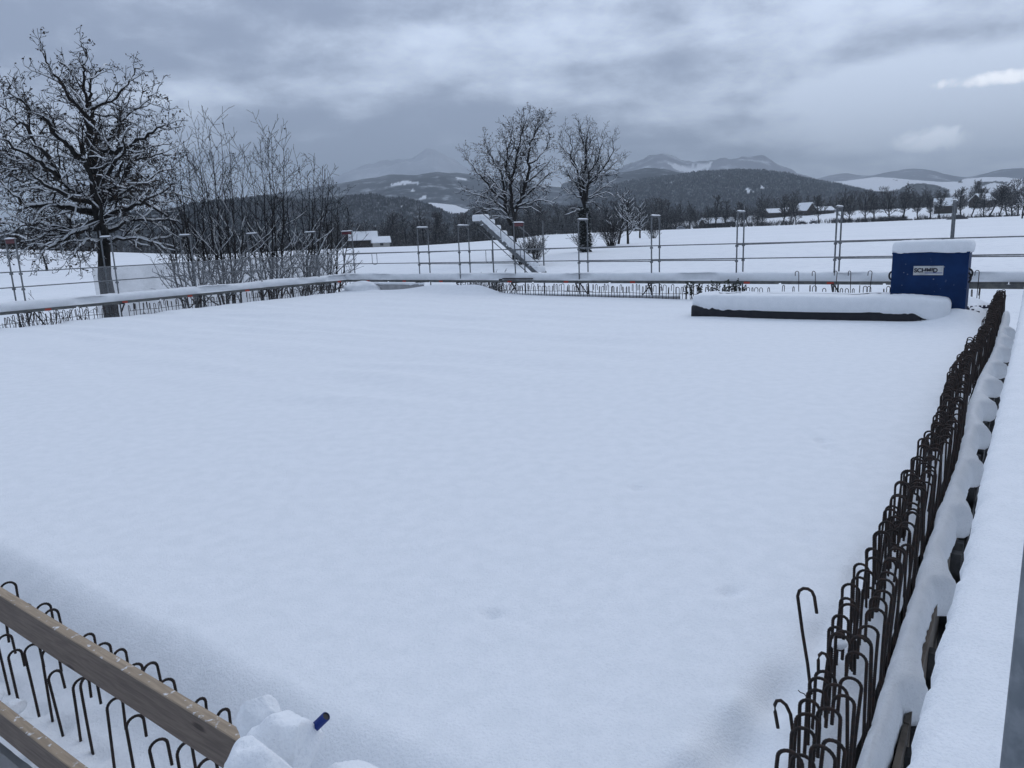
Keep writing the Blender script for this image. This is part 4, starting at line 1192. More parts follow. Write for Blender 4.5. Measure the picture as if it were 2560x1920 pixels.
# --- the big oak at the left: main limbs follow the photograph, the rest grows from them
def oak():
    rng = random.Random(77); DIST = 42.0; out = []
    bx, by, bz = on_ground(255, DIST)
    def P3(zx, zy, dep=0.0):
        u, v = zx / 2.9636, 100 + zy / 2.9636
        r = ray(u, v); return CAM + r * ((by + dep) / r[1])
    base = np.array([bx, by, bz - .3])
    trunk = [base, P3(775, 1750), P3(772, 1600), P3(768, 1450), P3(740, 1330), P3(712, 1200), P3(702, 1080), P3(698, 1000)]
    out.append((trunk, [.42, .32, .29, .28, .27, .25, .23, .21], 0))
    limbs = [
        ([(698, 1000), (650, 950), (600, 870), (615, 760), (600, 700), (560, 660), (480, 580), (380, 530)], .17, 1.0),
        ([(698, 1000), (690, 860), (660, 720), (640, 600), (600, 520), (500, 410), (430, 280), (340, 160), (320, 65)], .20, -1.0),
        ([(655, 700), (690, 640), (685, 560), (662, 430), (670, 340), (720, 230), (770, 190), (820, 165)], .13, .8),
        ([(640, 560), (650, 480), (622, 380), (625, 280), (612, 190), (640, 100), (600, 30), (588, 0)], .10, -.6),
        ([(688, 515), (790, 460), (880, 400), (960, 300), (1000, 210), (1060, 180)], .10, .9),
        ([(700, 990), (705, 890), (740, 825), (860, 835), (990, 770), (1100, 690), (1200, 640), (1270, 650)], .19, -1.2),
        ([(745, 820), (820, 720), (880, 620), (960, 540), (1060, 470), (1140, 400), (1210, 310)], .12, 1.2),
        ([(600, 870), (520, 790), (430, 720), (350, 600), (260, 530), (150, 440), (60, 360), (40, 270)], .15, -1.5),
        ([(680, 1200), (580, 1130), (440, 1030), (340, 840), (200, 640), (100, 580), (0, 480), (-90, 420)], .20, 1.2),
        ([(440, 1030), (300, 900), (150, 820), (0, 730), (-150, 650)], .14, -1.2),
        ([(440, 1030), (330, 960), (200, 900), (80, 850), (-80, 800)], .12, 1.8),
        ([(690, 1280), (520, 1240), (350, 1220), (180, 1230), (100, 1150), (-60, 1000)], .18, -1.6),
        ([(500, 1120), (380, 1130), (250, 1100), (120, 1020), (0, 960), (-100, 950)], .12, 1.5),
        ([(720, 1340), (600, 1420), (460, 1390), (330, 1360), (200, 1370), (20, 1360), (-100, 1330)], .15, 1.0),
        ([(730, 1400), (560, 1430), (420, 1500), (330, 1560), (260, 1640)], .12, -1.6),
        ([(730, 1390), (450, 1440), (200, 1480), (0, 1420)], .12, 2.0),
        ([(760, 1480), (640, 1480), (560, 1570), (500, 1650)], .09, -2.0),
        ([(760, 1320), (830, 1290), (960, 1250), (1080, 1180), (1200, 1130), (1300, 1080)], .16, -1.4),
        ([(768, 1420), (900, 1360), (1060, 1330), (1250, 1330), (1400, 1380)], .14, 1.4),
        ([(772, 1480), (920, 1480), (1100, 1490), (1300, 1560)], .12, -1.0),
        ([(710, 990), (860, 870), (1000, 850), (1050, 800), (1180, 780), (1280, 750)], .13, 1.8),
        ([(730, 1130), (860, 1090), (950, 950), (1050, 870), (1200, 840), (1300, 860)], .14, 1.0),
        ([(735, 1200), (860, 1150), (1000, 1080), (1150, 1000), (1290, 960)], .12, -2.2)]
    Pm = TP(); Pm.step = [.6, .5, .38, .25, .2]; Pm.gnarl = [.1, .3, .42, .5]; Pm.trop = [0, .05, .04, .05]; Pm.taper = .75; Pm.rmin = .0105
    Pm.maxlev = 4; Pm.gap = [1, .36, .24, .17]; Pm.start = [.2, .10, .10, .1]; Pm.ang = [50, 50, 52, 48]; Pm.ratio = [.5, .40, .5, .5]; Pm.lmin = .25; Pm.lmax = [5, 2.3, 1.1, .5]
    for pix, r, dep in limbs:
        n = len(pix); ctrl = []
        for i, (a, b) in enumerate(pix):
            t = i / (n - 1); ctrl.append(P3(a, b, dep * 2.2 * t ** 1.1))
        pts = []; rad = []
        for i in range(n - 1):        # gnarled subdivision between the measured points
            for s in range(3):
                t = s / 3; p = ctrl[i] * (1 - t) + ctrl[i + 1] * t
                if s: p = p + rand_unit(rng) * .10
                pts.append(p); rad.append(max(.014, r * (1 - .90 * ((i + t) / (n - 1)) ** .8)))
        pts.append(ctrl[-1]); rad.append(.012)
        out.append((pts, rad, 1)); spawn(rng, out, pts, rad, 1, Pm)
    for k in range(9):                # limbs towards and away from the viewer
        i = rng.randrange(3, 8); p = trunk[i]; d = np.array([rng.uniform(-.5, .5), rng.choice((-1, 1)) * rng.uniform(.6, 1), rng.uniform(.0, .7)])
        Pg = Pm; grow(rng, out, p, d, rng.uniform(3, 5.5), .13, 1, Pg)
    make_tree('oak_tree', 'huge spreading bare oak with snow-lined crooked limbs at the left', 'tree', out, (bx, by, bz), 1, rng, leaf=4, snow=(.019, .83, .042), leaf_p=.36, leaf_s=.12)
oak()

# --- generic bare trees
def generic(rng, H, spread=.5, stems=1, lean=0.0, dense=1.0, maxlev=4, rtrunk=None, fork=.3, rmin=.012, upr=.06):
    out = []; P = TP()
    P.step = [H * .04, H * .035, H * .03, .3, .25]; P.gnarl = [.10, .20, .32, .4]; P.trop = [.06, upr, upr * .8, .05]; P.taper = .72; P.rmin = rmin
    P.maxlev = maxlev; P.gap = [H * .042 / dense, H * .036 / dense, H * .030 / dense, H * .02 / dense]; P.start = [fork, .18, .12, .1]
    P.ang = [52, 46, 46, 42]; P.ratio = [spread, .48, .48, .5]; P.lmin = H * .02; P.lmax = [H * .5, H * .22, H * .10, H * .05]
    for s in range(stems):
        a = rng.random() * 6.28
        d = np.array([math.cos(a) * lean, math.sin(a) * lean, 1.0])
        L = H * (1.0 if stems == 1 else rng.uniform(.7, 1.0)) * .9
        grow(rng, out, np.array([rng.uniform(-.1, .1) * (stems > 1), rng.uniform(-.1, .1) * (stems > 1), -.3]), d, L, rtrunk or H * .021, 0, P)
    return out
def place(out, x, y, z): 
    o = np.array([x, y, z]); return [([p + o for p in pts], rad, lev) for pts, rad, lev in out]
def specimen(name, label, u, d, H, seed, cat='tree', group=None, snow=(.02, .85, .035), leaf=None, leaf_p=.4, leaf_s=.12, trunk_lev=0, **kw):
    rng = random.Random(seed); x, y, z = on_ground(u, d)
    out = place(generic(rng, H, **kw), x, y, z)
    return make_tree(name, label, cat, out, (x, y, z), trunk_lev, rng, twig=TWIG, snow=snow, leaf=leaf, leaf_p=leaf_p, leaf_s=leaf_s, group=group)

def multi(name, label, u, d, crown, seed, stems, leaf=None, fork_v=None, depth=3.0):
    """a field tree whose main stems reach measured points of its crown outline; stems: list of pixel polylines"""
    rng = random.Random(seed); x, y, z = on_ground(u, d); out = []
    P = TP(); H = crown
    P.step = [.8, .6, .5, .38, .3]; P.gnarl = [.1, .22, .34, .42]; P.trop = [.05, .06, .05, .05]; P.taper = .75; P.rmin = .0135
    P.maxlev = 4; P.gap = [.9, .42, .33, .25]; P.start = [.2, .08, .10, .1]; P.ang = [45, 44, 46, 42]; P.ratio = [.4, .42, .48, .5]; P.lmin = .40; P.lmax = [6, 3.2, 1.5, .8]
    for pix, r in stems:
        dep = rng.uniform(-1, 1) * depth; n = len(pix); ctrl = []
        for i, (uu, vv) in enumerate(pix):
            t = i / (n - 1); rr = ray(uu, vv); ctrl.append(CAM + rr * ((y + dep * t) / rr[1]))
        if r > .3: ctrl[0] = np.array([x, y, z - .3])
        pts = []; rad = []
        for i in range(n - 1):
            for s in range(3):
                t = s / 3; p = ctrl[i] * (1 - t) + ctrl[i + 1] * t
                if s: p = p + rand_unit(rng) * .10
                pts.append(p); rad.append(max(.02, r * (1 - .88 * ((i + t) / (n - 1)) ** .9)))
        pts.append(ctrl[-1]); rad.append(.015)
        if r > .3:
            out.append((pts, [max(q, .22) for q in rad], 0))
        else:
            out.append((pts, rad, 1)); spawn(rng, out, pts, rad, 1, P)
    return make_tree(name, label, 'tree', out, (x, y, z), 1, rng, twig=TWIG, snow=(.022, .82, .045), leaf=leaf, leaf_p=.42, leaf_s=.17)
def mz(zx, zy): return 1130 + zx / 4.047, 270 + zy / 4.047     # from the enlarged crop
def ml(L): return [mz(*q) for q in L]
multi('field_tree', 'tall bare tree with brown leaves left on its crown, behind the snowy stair', 1287, 87, 17, 3, [
    (ml([(640, 1500), (625, 1300), (622, 1150), (640, 1040)]), .42),
    (ml([(600, 1180), (560, 1090), (530, 1000), (540, 900), (520, 760), (490, 640), (420, 540), (360, 420), (320, 340)]), .24),
    (ml([(640, 1040), (680, 960), (740, 780), (780, 640), (770, 500), (790, 350), (840, 250), (900, 160), (925, 80)]), .26),
    (ml([(625, 1100), (600, 960), (590, 760), (640, 600), (660, 480), (690, 330), (720, 200), (760, 80)]), .22),
    (ml([(660, 970), (760, 880), (860, 780), (940, 700), (1040, 640), (1090, 600)]), .16),
    (ml([(650, 1010), (760, 960), (880, 930), (1000, 950), (1040, 960)]), .12),
    (ml([(560, 1090), (460, 1020), (380, 1030), (280, 1010), (180, 960)]), .14),
    (ml([(545, 950), (430, 860), (340, 740), (260, 660), (190, 560), (110, 460)]), .16),
    (ml([(550, 1040), (430, 950), (300, 890), (220, 870), (120, 820)]), .13),
    (ml([(600, 760), (540, 600), (560, 450), (600, 300), (620, 180), (540, 190)]), .12),
    (ml([(770, 560), (860, 520), (960, 400), (990, 300), (960, 190)]), .12),
    (ml([(740, 760), (850, 680), (960, 570), (1020, 500)]), .11),
    (ml([(540, 880), (440, 760), (340, 640), (280, 530)]), .10),
    (ml([(610, 1120), (520, 1100), (400, 1100), (260, 1110)]), .09),
    (ml([(660, 1020), (800, 1000), (900, 1060)]), .09)], leaf=4)
multi('field_tree', 'tall bare tree with ivy up its trunk, right of the leafy brown one', 1462, 96, 17, 5, [
    (ml([(1340, 1400), (1345, 1200), (1345, 1080), (1335, 960)]), .45),
    (ml([(1335, 970), (1300, 860), (1285, 740), (1260, 600), (1190, 470), (1100, 390), (1060, 330)]), .20),
    (ml([(1340, 970), (1330, 820), (1330, 680), (1360, 560), (1350, 400), (1290, 260), (1300, 160)]), .22),
    (ml([(1360, 950), (1375, 800), (1380, 660), (1480, 520), (1520, 360), (1520, 230)]), .18),
    (ml([(1350, 600), (1340, 420), (1370, 260), (1400, 130)]), .13),
    (ml([(1380, 780), (1480, 660), (1580, 540), (1640, 420), (1620, 280)]), .14),
    (ml([(1390, 760), (1520, 680), (1640, 560), (1740, 500)]), .12),
    (ml([(1360, 930), (1460, 850), (1560, 790), (1680, 690)]), .12),
    (ml([(1370, 920), (1480, 880), (1560, 850), (1650, 900)]), .11),
    (ml([(1310, 860), (1240, 740), (1160, 660), (1080, 620)]), .12),
    (ml([(1270, 620), (1200, 540), (1220, 400), (1180, 270), (1130, 190)]), .10),
    (ml([(1320, 920), (1250, 880), (1180, 870), (1100, 800)]), .09),
    (ml([(1350, 960), (1440, 950), (1490, 1020), (1510, 1060)]), .08),
    (ml([(1330, 1020), (1260, 1030), (1200, 1060), (1140, 1080)]), .07)], leaf=None)
# ivy on that trunk
x, y, z = on_ground(1462, 96)
iv = thing('ivy', 'dark ivy wrapped round the lower trunk of the right-hand field tree', 'ivy', (x, y, z))
mb = MB(); rg = random.Random(8)
for k in range(900):
    h = rg.uniform(0, 5.5); a_ = rg.random() * 6.28; rr = .55 + .25 * nz(a_, h * 1.2, 3); p = np.array([math.cos(a_) * rr, math.sin(a_) * rr, h]); u_ = rand_unit(rg); v_ = unit(np.cross(u_, rand_unit(rg))); q = .22
    n = mb.verts([p, p + u_ * q + v_ * q * .6, p + u_ * 2 * q, p + u_ * q - v_ * q * .6]); mb.face((n, n + 1, n + 2, n + 3))
mb.build('leaves', CONIFER, iv)

# coppiced stems between the oak and the corner
def clump(label, ub, d, tops, seed):
    """alder stems from one stool, each reaching a measured tip"""
    rng = random.Random(seed); x, y, z = on_ground(ub, d); out = []
    P = TP(); P.step = [.6, .5, .4, .3]; P.gnarl = [.08, .18, .24, .26]; P.trop = [.1, .11, .11, .08]; P.taper = .75; P.rmin = .0085
    P.maxlev = 3; P.gap = [.5, .40, .30, .25]; P.start = [.22, .24, .14, .1]; P.ang = [45, 46, 44, 40]; P.ratio = [.36, .32, .45, .5]; P.lmin = .35; P.lmax = [3, 3.0, 1.3, .6]
    base = np.array([x, y, z - .2])
    for (u, v) in tops:
        r = ray(u, v); dep = rng.uniform(-1.8, 1.8); tip = CAM + r * ((y + dep) / r[1])
        side = tip - base; side[2] = 0
        c1 = base + side * .42 + np.array([rng.uniform(-.2, .2), rng.uniform(-.3, .3), (tip[2] - base[2]) * .26]); c2 = base + side * .78 + np.array([rng.uniform(-.25, .25), rng.uniform(-.3, .3), (tip[2] - base[2]) * .62])
        pts = []; rad = []; n = 16
        for i in range(n + 1):
            t = i / n; p = base * (1 - t) ** 3 + c1 * 3 * t * (1 - t) ** 2 + c2 * 3 * t * t * (1 - t) + tip * t ** 3
            if 0 < i < n: p = p + rand_unit(rng) * .06
            pts.append(p); rad.append(max(.010, .072 * (1 - t) ** .85))
        out.append((pts, rad, 1)); spawn(rng, out, pts, rad, 1, P)
    return make_tree('alder_clump', label, 'tree', out, (x, y, z), 1, rng, twig=TWIG, leaf=3, leaf_p=.06, leaf_s=.10, snow=(.019, .88, .024))
clump('many-stemmed bare alder clump closest to the right flank of the oak', 470, 40, [(443, 373), (466, 383), (428, 427), (405, 440), (500, 400), (395, 500)], 21)
clump('tallest many-stemmed bare alder clump, with upright twigs, behind the netting', 556, 39, [(489, 328), (521, 315), (552, 330), (573, 348), (610, 378), (470, 420), (530, 380)], 22)
clump('bare alder clump with a fan of slim stems, right of the tallest one', 655, 40, [(625, 378), (651, 353), (668, 345), (678, 335), (708, 361), (712, 427), (600, 440)], 23)
clump('bare alder clump with stems fanning out, second from the right end of the thicket', 724, 40, [(748, 414), (786, 411), (806, 416), (822, 444), (716, 430), (770, 450)], 24)
clump('lowest bare alder clump at the right end of the thicket by the scaffold corner', 795, 42, [(848, 467), (830, 467), (812, 490), (780, 500), (870, 520)], 25)

def shrub(name, label, u, d, H, seed, n=40, spread=.6, m=None, cat='shrub', group=None, z=None):
    rng = random.Random(seed); x, y, zz = on_ground(u, d); zz = zz if z is None else z; out = []
    P = TP(); P.step = [H * .14, H * .1, .1]; P.gnarl = [.16, .3]; P.trop = [.05, .06]; P.taper = .7; P.rmin = .007 + d * .00007; P.maxlev = 2; P.gap = [H * .14, H * .12]; P.start = [.25, .2]; P.ang = [35, 40]; P.ratio = [.45, .5]; P.lmin = H * .08; P.lmax = [H * .5, H * .25]
    for i in range(n):
        a = rng.random() * 6.28; k = rng.random() ** .7 * spread
        grow(rng, out, np.array([x + math.cos(a) * .25 * H * k, y + math.sin(a) * .25 * H * k, zz - .1]), np.array([math.cos(a) * k, math.sin(a) * k, 1.0]), H * rng.uniform(.6, 1.05), P.rmin * 1.8, 0, P)
    t = thing(name, label, cat, (x, y, zz), 0, group)
    mb = MB()
    for pts, rad, lev in out: mb.tube(np.array(pts) - np.array([x, y, zz]), rad, 3, cap=False)
    mb.build('twigs', m or TWIGSNOW, t)
    return t
for (u, d, H, sd, n, lb) in [
        (1330, 78, 3.4, 31, 70, 'round twiggy shrub in the snow right of the brown-leaved field tree'), (1300, 80, 2.6, 32, 40, 'darker low shrub at the foot of the brown-leaved field tree'),
        (1155, 46, 1.9, 33, 36, 'loose twiggy shrub left of the snowy stair, behind the rail'), (1225, 45, 2.6, 34, 60, 'dense twiggy shrub under the snowy stair'), (1185, 47, 2.2, 44, 36, 'thin twiggy shrub between the loose one and the stair'),
        (1528, 118, 4.2, 35, 90, 'broad round shrub beside the small fruit trees'), (1462, 97, 3.2, 36, 40, 'thin shrub around the foot of the ivy-clad tree'), (1632, 160, 4.0, 45, 40, 'shrub standing alone right of the small fruit trees'),
        (36, 36, 3.2, 37, 26, 'sparse twiggy shrub beside the scaffold post at the left edge'), (120, 37, 2.6, 38, 24, 'sparse low shrub behind the left scaffold, right of the edge one'),
        (620, 41, 2.0, 39, 14, 'low brushwood at the foot of the alder thicket'), (370, 41, 2.2, 40, 16, 'low brushwood between the oak and the alders')]:
    shrub('shrub', lb, u, d, H, sd, n)
for (u, d, H, sd, lb) in [(1546, 128, 9.6, 51, 'small fruit tree with snowy branches, left of a pair'), (1570, 126, 8.6, 52, 'small fruit tree with snowy branches, right of a pair'),
                          (104, 140, 4.4, 53, 'small round snowy tree in the field at the far left'), (1600, 170, 8.5, 54, 'bushy bare tree behind the pair of fruit trees'), (2550, 260, 10, 55, 'bare snowy tree on the field edge at the right border')]:
    specimen('small_tree', lb, u, d, H, sd, spread=.55, dense=1.0, maxlev=3, fork=.22, rmin=.02, snow=(.022, .9, .05), rtrunk=.22)

# --- rows of trees beyond the field: prototypes, then copies
protoz = []
for k in range(7):
    rng = random.Random(100 + k); H = 12
    out = generic(rng, H, spread=.42 + .05 * (k % 3), dense=1.35, maxlev=3, fork=.14 + .05 * (k % 3), rmin=.05, rtrunk=.26, lean=.1, upr=.05 + .03 * (k % 3))
    tr, br, lf, sn = tree_meshes(out, (0, 0, 0), 0, None, rng, None)
    protoz.append((tr.mesh('trunk', BARK, True), br.mesh('crown', TWIGSNOW, True)))
def conifer_mesh(seed):
    rng = random.Random(seed); mb = MB(); H = 14
    for k in range(260):
        t = rng.random() ** .8; z = 1 + t * 12.8; L = (1 - t) * 3.0 * rng.uniform(.6, 1.1) + .25; a = rng.random() * 6.28
        d = np.array([math.cos(a), math.sin(a), -.28]); s = np.array([-math.sin(a), math.cos(a), 0]); p = np.array([0, 0, z])
        n = mb.verts([p, p + d * L * .6 + s * L * .22 + np.array([0, 0, -.1]), p + d * L, p + d * L * .6 - s * L * .22 + np.array([0, 0, -.1])]); mb.face((n, n + 1, n + 2, n + 3))
    return mb
conz = []
for k in range(3):
    mb = MB(); mb.tube([(0, 0, -.3), (0, 0, 13.5)], [.22, .04], 5); conz.append((mb.mesh('trunk', BARK), conifer_mesh(200 + k).mesh('crown', CONIFER)))
def far_tree(kind, u, d, H, label, group, seed):
    rng = random.Random(seed); x, y, z = on_ground(u, d)
    pr = rng.choice(conz if kind == 'c' else protoz); s = H / (14 if kind == 'c' else 12)
    t = thing('conifer_tree' if kind == 'c' else 'bare_tree', label, 'tree', (x, y, z), rng.random() * 6.28, group)
    t.scale = (s * rng.uniform(.95, 1.25), s * rng.uniform(.95, 1.25), s)
    for nm, me in zip(('trunk', 'crown'), pr):
        o = bpy.data.objects.new(nm, me); sc.collection.objects.link(o); o.parent = t
LBL_R = 'bare snow-dusted tree in the row along the road beyond the right-hand field'
rng = random.Random(61)
for u in [1655, 1668, 1684, 1700, 1722, 1745, 1768, 1786, 1812, 1838, 1856, 1872, 1890, 1906, 1955, 1975, 1990, 2048, 2105, 2120, 2158, 2178, 2220, 2252, 2290, 2320, 2345, 2398, 2420, 2455, 2468, 2494, 2512, 2523, 2540]:
    far_tree('b', u + rng.uniform(-3, 3), 408 + rng.uniform(-6, 22), rng.uniform(11, 18) * (1.2 if u in (2252, 2398, 2494) else 1), LBL_R, 'trees along the road', int(u))
LBL_V = 'bare tree among the farm buildings on the slope behind the road trees'
for u in list(range(1900, 2560, 19)):
    far_tree('b', u + rng.uniform(-6, 6), 560 + rng.uniform(0, 90), rng.uniform(11, 18), LBL_V, 'trees round the farm buildings', int(u) + 7)
LBL_C = 'bare tree in the dark wood beyond the field, left and right of the stair'
for u in list(range(820, 1360, 15)):
    far_tree('b', u + rng.uniform(-5, 5), 315 + rng.uniform(0, 60), rng.uniform(12, 18), LBL_C, 'trees beyond the middle field', int(u) + 3)
LBL_L = 'bare tree at the far field edge seen through the oak and alders'
for u in list(range(-10, 820, 26)):
    far_tree('b', u + rng.uniform(-8, 8), 420 + rng.uniform(0, 60), rng.uniform(8, 13), LBL_L, 'trees at the far left field edge', int(u) + 23)
LBL_F = 'dark conifer standing among the bare trees of the middle wood'
for u in (1010, 1070, 1130, 1215, 1235, 1262, 1345, 1372, 1390, 1405, 1425, 1440, 1500, 1530, 1590, 1620, 1645):
    far_tree('c', u, 425 + rng.uniform(0, 40), rng.uniform(13, 19), LBL_F, 'dark conifers of the middle wood', int(u) + 5)
LBL_G = 'dark bare tree behind the two tall field trees'
for u in list(range(1345, 1665, 11)):
    far_tree('b', u + rng.uniform(-5, 5), 430 + rng.uniform(0, 70), rng.uniform(12, 20), LBL_G, 'trees behind the field trees', int(u) + 9)
LBL_H = 'dark spruce on the slope behind the farm roofs'
for u in (1915, 1930, 1945, 1962, 2000, 2015, 2030, 2042, 2056, 2070, 2085, 2098, 2114, 2130):
    far_tree('c', u, 640 + rng.uniform(0, 40), rng.uniform(12, 16), LBL_H, 'spruces behind the farm', int(u) + 11)

# woodland mass and undergrowth: one sheet of brush each
def brush(name, spans, m, seed, per=1.0, kind='stuff'):
    rng = random.Random(seed); mb = MB()
    for (ua, ub, d0, d1, h0, h1, cnt) in spans:
        for k in range(int(cnt * per)):
            u = rng.uniform(ua, ub); d = rng.uniform(d0, d1); x, y, z = on_ground(u, d); H = rng.uniform(h0, h1)
            for s in range(7):
                a = rng.random() * 6.28; sp = rng.uniform(.1, .55); w_ = rng.uniform(.03, .07)
                p = np.array([x + rng.uniform(-.5, .5) * H * .4, y + rng.uniform(-.5, .5) * H * .4, z - .1]); q = p + np.array([math.cos(a) * sp, math.sin(a) * sp, 1.0]) * H * rng.uniform(.5, 1.0)
                mid = (p + q) / 2 + rand_unit(rng) * H * .08
                mb.tube([p, mid, q], [w_, w_ * .8, w_ * .4], 3, cap=False)
                for c in range(3):
                    t = rng.uniform(.3, .9); b0 = p * (1 - t) + q * t; e = b0 + rand_unit(rng) * H * .25 + np.array([0, 0, H * .1]); mb.tube([b0, e], [w_ * .7, w_ * .4], 3, cap=False)
    tag(mb.build(name, m), kind=kind)
brush('undergrowth', [(815, 1210, 290, 330, 1.5, 4, 300), (1640, 1990, 403, 425, 1.5, 3.5, 260), (2080, 2260, 403, 420, 1.5, 3.2, 180), (1990, 2560, 425, 450, 1, 3, 160), (2260, 2560, 404, 412, .5, 1.1, 260),
                      (1345, 1660, 405, 430, 2, 5, 200), (0, 815, 415, 430, 1.5, 4, 120)], TWIGSNOW, 3)
brush('woodland', [(815, 1345, 330, 420, 5, 11, 420), (1345, 1700, 430, 520, 6, 13, 330), (1700, 1920, 440, 540, 4, 10, 160), (2250, 2580, 560, 700, 5, 11, 220), (-30, 815, 430, 520, 5, 10, 260), (1900, 2250, 640, 740, 6, 11, 160)], HEDGE, 4)

# leafy shrubs behind the back wall
def leafy(u, d, z0, H, seed, label):
    x, y, _ = on_ground(u, d); rng = random.Random(seed)
    t = thing('leafy_shrub', label, 'shrub', (x, y, z0)); st_, lf = MB(), MB()
    for i in range(9):
        a = rng.random() * 6.28; p = np.array([rng.uniform(-.35, .35), rng.uniform(-.2, .2), 0]); q = p + np.array([rng.uniform(-.12, .12), 0, H * rng.uniform(.6, 1)])
        st_.tube([p, q], [.012, .006], 4)
        for k in range(16):
            f = rng.uniform(.3, 1); c = p * (1 - f) + q * f; s = rng.choice((-1, 1)); u_ = unit([s * .8, rng.uniform(-.5, .5), .6]); v_ = unit(np.cross(u_, [0, 1, .3])); L = rng.uniform(.05, .09)
            n = lf.verts([c, c + u_ * L * .5 + v_ * L * .3, c + u_ * L, c + u_ * L * .5 - v_ * L * .3]); lf.face((n, n + 1, n + 2, n + 3))
    st_.build('stems', TWIG, t); lf.build('leaves', GREEN, t)
leafy(1735, 26.4, -.1, .66, 1, 'smallest leafy shrub showing among the back hooks, left of the others'); leafy(1800, 25.6, -.1, .78, 2, 'leafy shrub showing among the back hooks, in the middle of three'); leafy(1838, 25.3, -.1, .85, 3, 'tallest leafy shrub behind the back hooks, beside a scaffold leg')

# ------------------------------------------------------------------ far buildings, cars, pylons
WALLB = plain('dark_boarding', (0.035, 0.027, 0.022), 0.9, 0.0, (0.06, 0.05, 0.04), 1)
WALLW = plain('pale_render', (0.35, 0.34, 0.32), 0.9)
def house(label, u, d, width, depth, wall, roof, yaw, m, name='barn', cat='barn', z=None, win=True, open_front=False):
    x, y, zz = on_ground(u, d); zz = zz if z is None else z
    t = thing(name, label, cat, (x, y, zz), yaw)
    mb = MB(); w2, d2 = width / 2, depth / 2
    n = mb.verts([(-w2, -d2, -1), (w2, -d2, -1), (w2, d2, -1), (-w2, d2, -1), (-w2, -d2, wall), (w2, -d2, wall), (w2, d2, wall), (-w2, d2, wall), (-w2, 0, wall + roof), (w2, 0, wall + roof)])
    for f in ((0, 1, 5, 4), (2, 3, 7, 6), (1, 2, 6, 9, 5), (3, 0, 4, 8, 7)): mb.face([n + i for i in f])
    mb.build('wall', m, t)
    mb = MB(); o = .6; hh = roof * o / d2
    for s in (-1, 1):
        n = mb.verts([(-w2 - o, s * (d2 + o), wall - hh + .05), (w2 + o, s * (d2 + o), wall - hh + .05), (w2 + o, 0, wall + roof + .05), (-w2 - o, 0, wall + roof + .05),
                      (-w2 - o, s * (d2 + o), wall - hh + .4), (w2 + o, s * (d2 + o), wall - hh + .4), (w2 + o, 0, wall + roof + .4), (-w2 - o, 0, wall + roof + .4)])
        for f in ((0, 1, 2, 3), (4, 5, 6, 7), (0, 1, 5, 4), (1, 2, 6, 5), (3, 0, 4, 7)): mb.face([n + i for i in f])
    mb.build('roof', SNOW_FIELD, t)
    if win:
        for k in range(max(1, int(width / 4))):
            xx = -w2 + (k + .5) * width / max(1, int(width / 4)); mb = MB(); mb.box(xx - .6, xx + .6, -d2 - .06, -d2 - .01, wall * .35, wall * .35 + 1.1); mb.build('window', BLACK, t)
        mb = MB(); mb.box(w2 + .01, w2 + .06, -1.2, 1.2, -.2, wall * .75); mb.build('door', BLACK, t)
    return t
house('long low barn with dark open front and snowy roof, left of the gabled one', 1940, 500, 15, 9, 2.6, 2.2, R(8), WALLB)
house('dark barn with steep snowy gable roof facing the field', 2011, 505, 9, 8.5, 3.0, 4.2, R(-62), WALLB)
house('low barn with flat snowy roof right of the gabled one', 2052, 510, 12, 8, 2.0, 2.0, R(12), WALLB)
house('small shed with snowy roof higher up behind the long barn', 1968, 585, 8, 6, 3.0, 1.6, R(10), WALLB, 'shed', 'shed')
house('low snow-roofed house half hidden by the hedge in the middle of the tree row', 1778, 445, 11, 9, 2.6, 2.6, R(10), WALLB, 'house', 'house')
house('smaller snow-roofed house right of the half-hidden one', 1818, 452, 6.5, 7, 2.4, 2.0, R(10), WALLB, 'house', 'house')
house('dark wooden house among the trees at the right, left of a pair', 2358, 480, 11, 8, 4.2, 3.6, R(-30), WALLB, 'house', 'house')
house('dark wooden house among the trees at the right, right of a pair', 2446, 520, 10, 8, 4.0, 3.4, R(20), WALLB, 'house', 'house')
house('white-roofed house behind the left scaffold corner', 908, 320, 11, 8, 2.8, 3.0, R(12), WALLB, 'house', 'house', z=.3)
house('small snow-roofed annex right of the white-roofed house', 952, 290, 6, 6, 2.0, 1.8, R(14), WALLW, 'annex', 'house', z=-.2)
x, y, z = on_ground(2389, 330)
hp = thing('feed_heap', 'dark tent-shaped heap at the edge of the right-hand field', 'heap', (x, y, z))
mb = MB(); n = mb.verts([(-3.9, -1.5, -.2), (3.9, -1.5, -.2), (3.9, 1.5, -.2), (-3.9, 1.5, -.2), (-1.6, -.2, 1.55), (.9, 0, 1.75), (2.2, .1, 1.15)])
for f in ((0, 1, 6, 5, 4), (1, 2, 6), (2, 3, 4, 5, 6), (3, 0, 4)): mb.face([n + i for i in f])
mb.build('cover', TARP, hp)
mb = MB(); mb.box(-1.4, .9, -.1, .15, 1.76, 1.84); mb.build('snow_cover', SNOW_FIELD, hp)

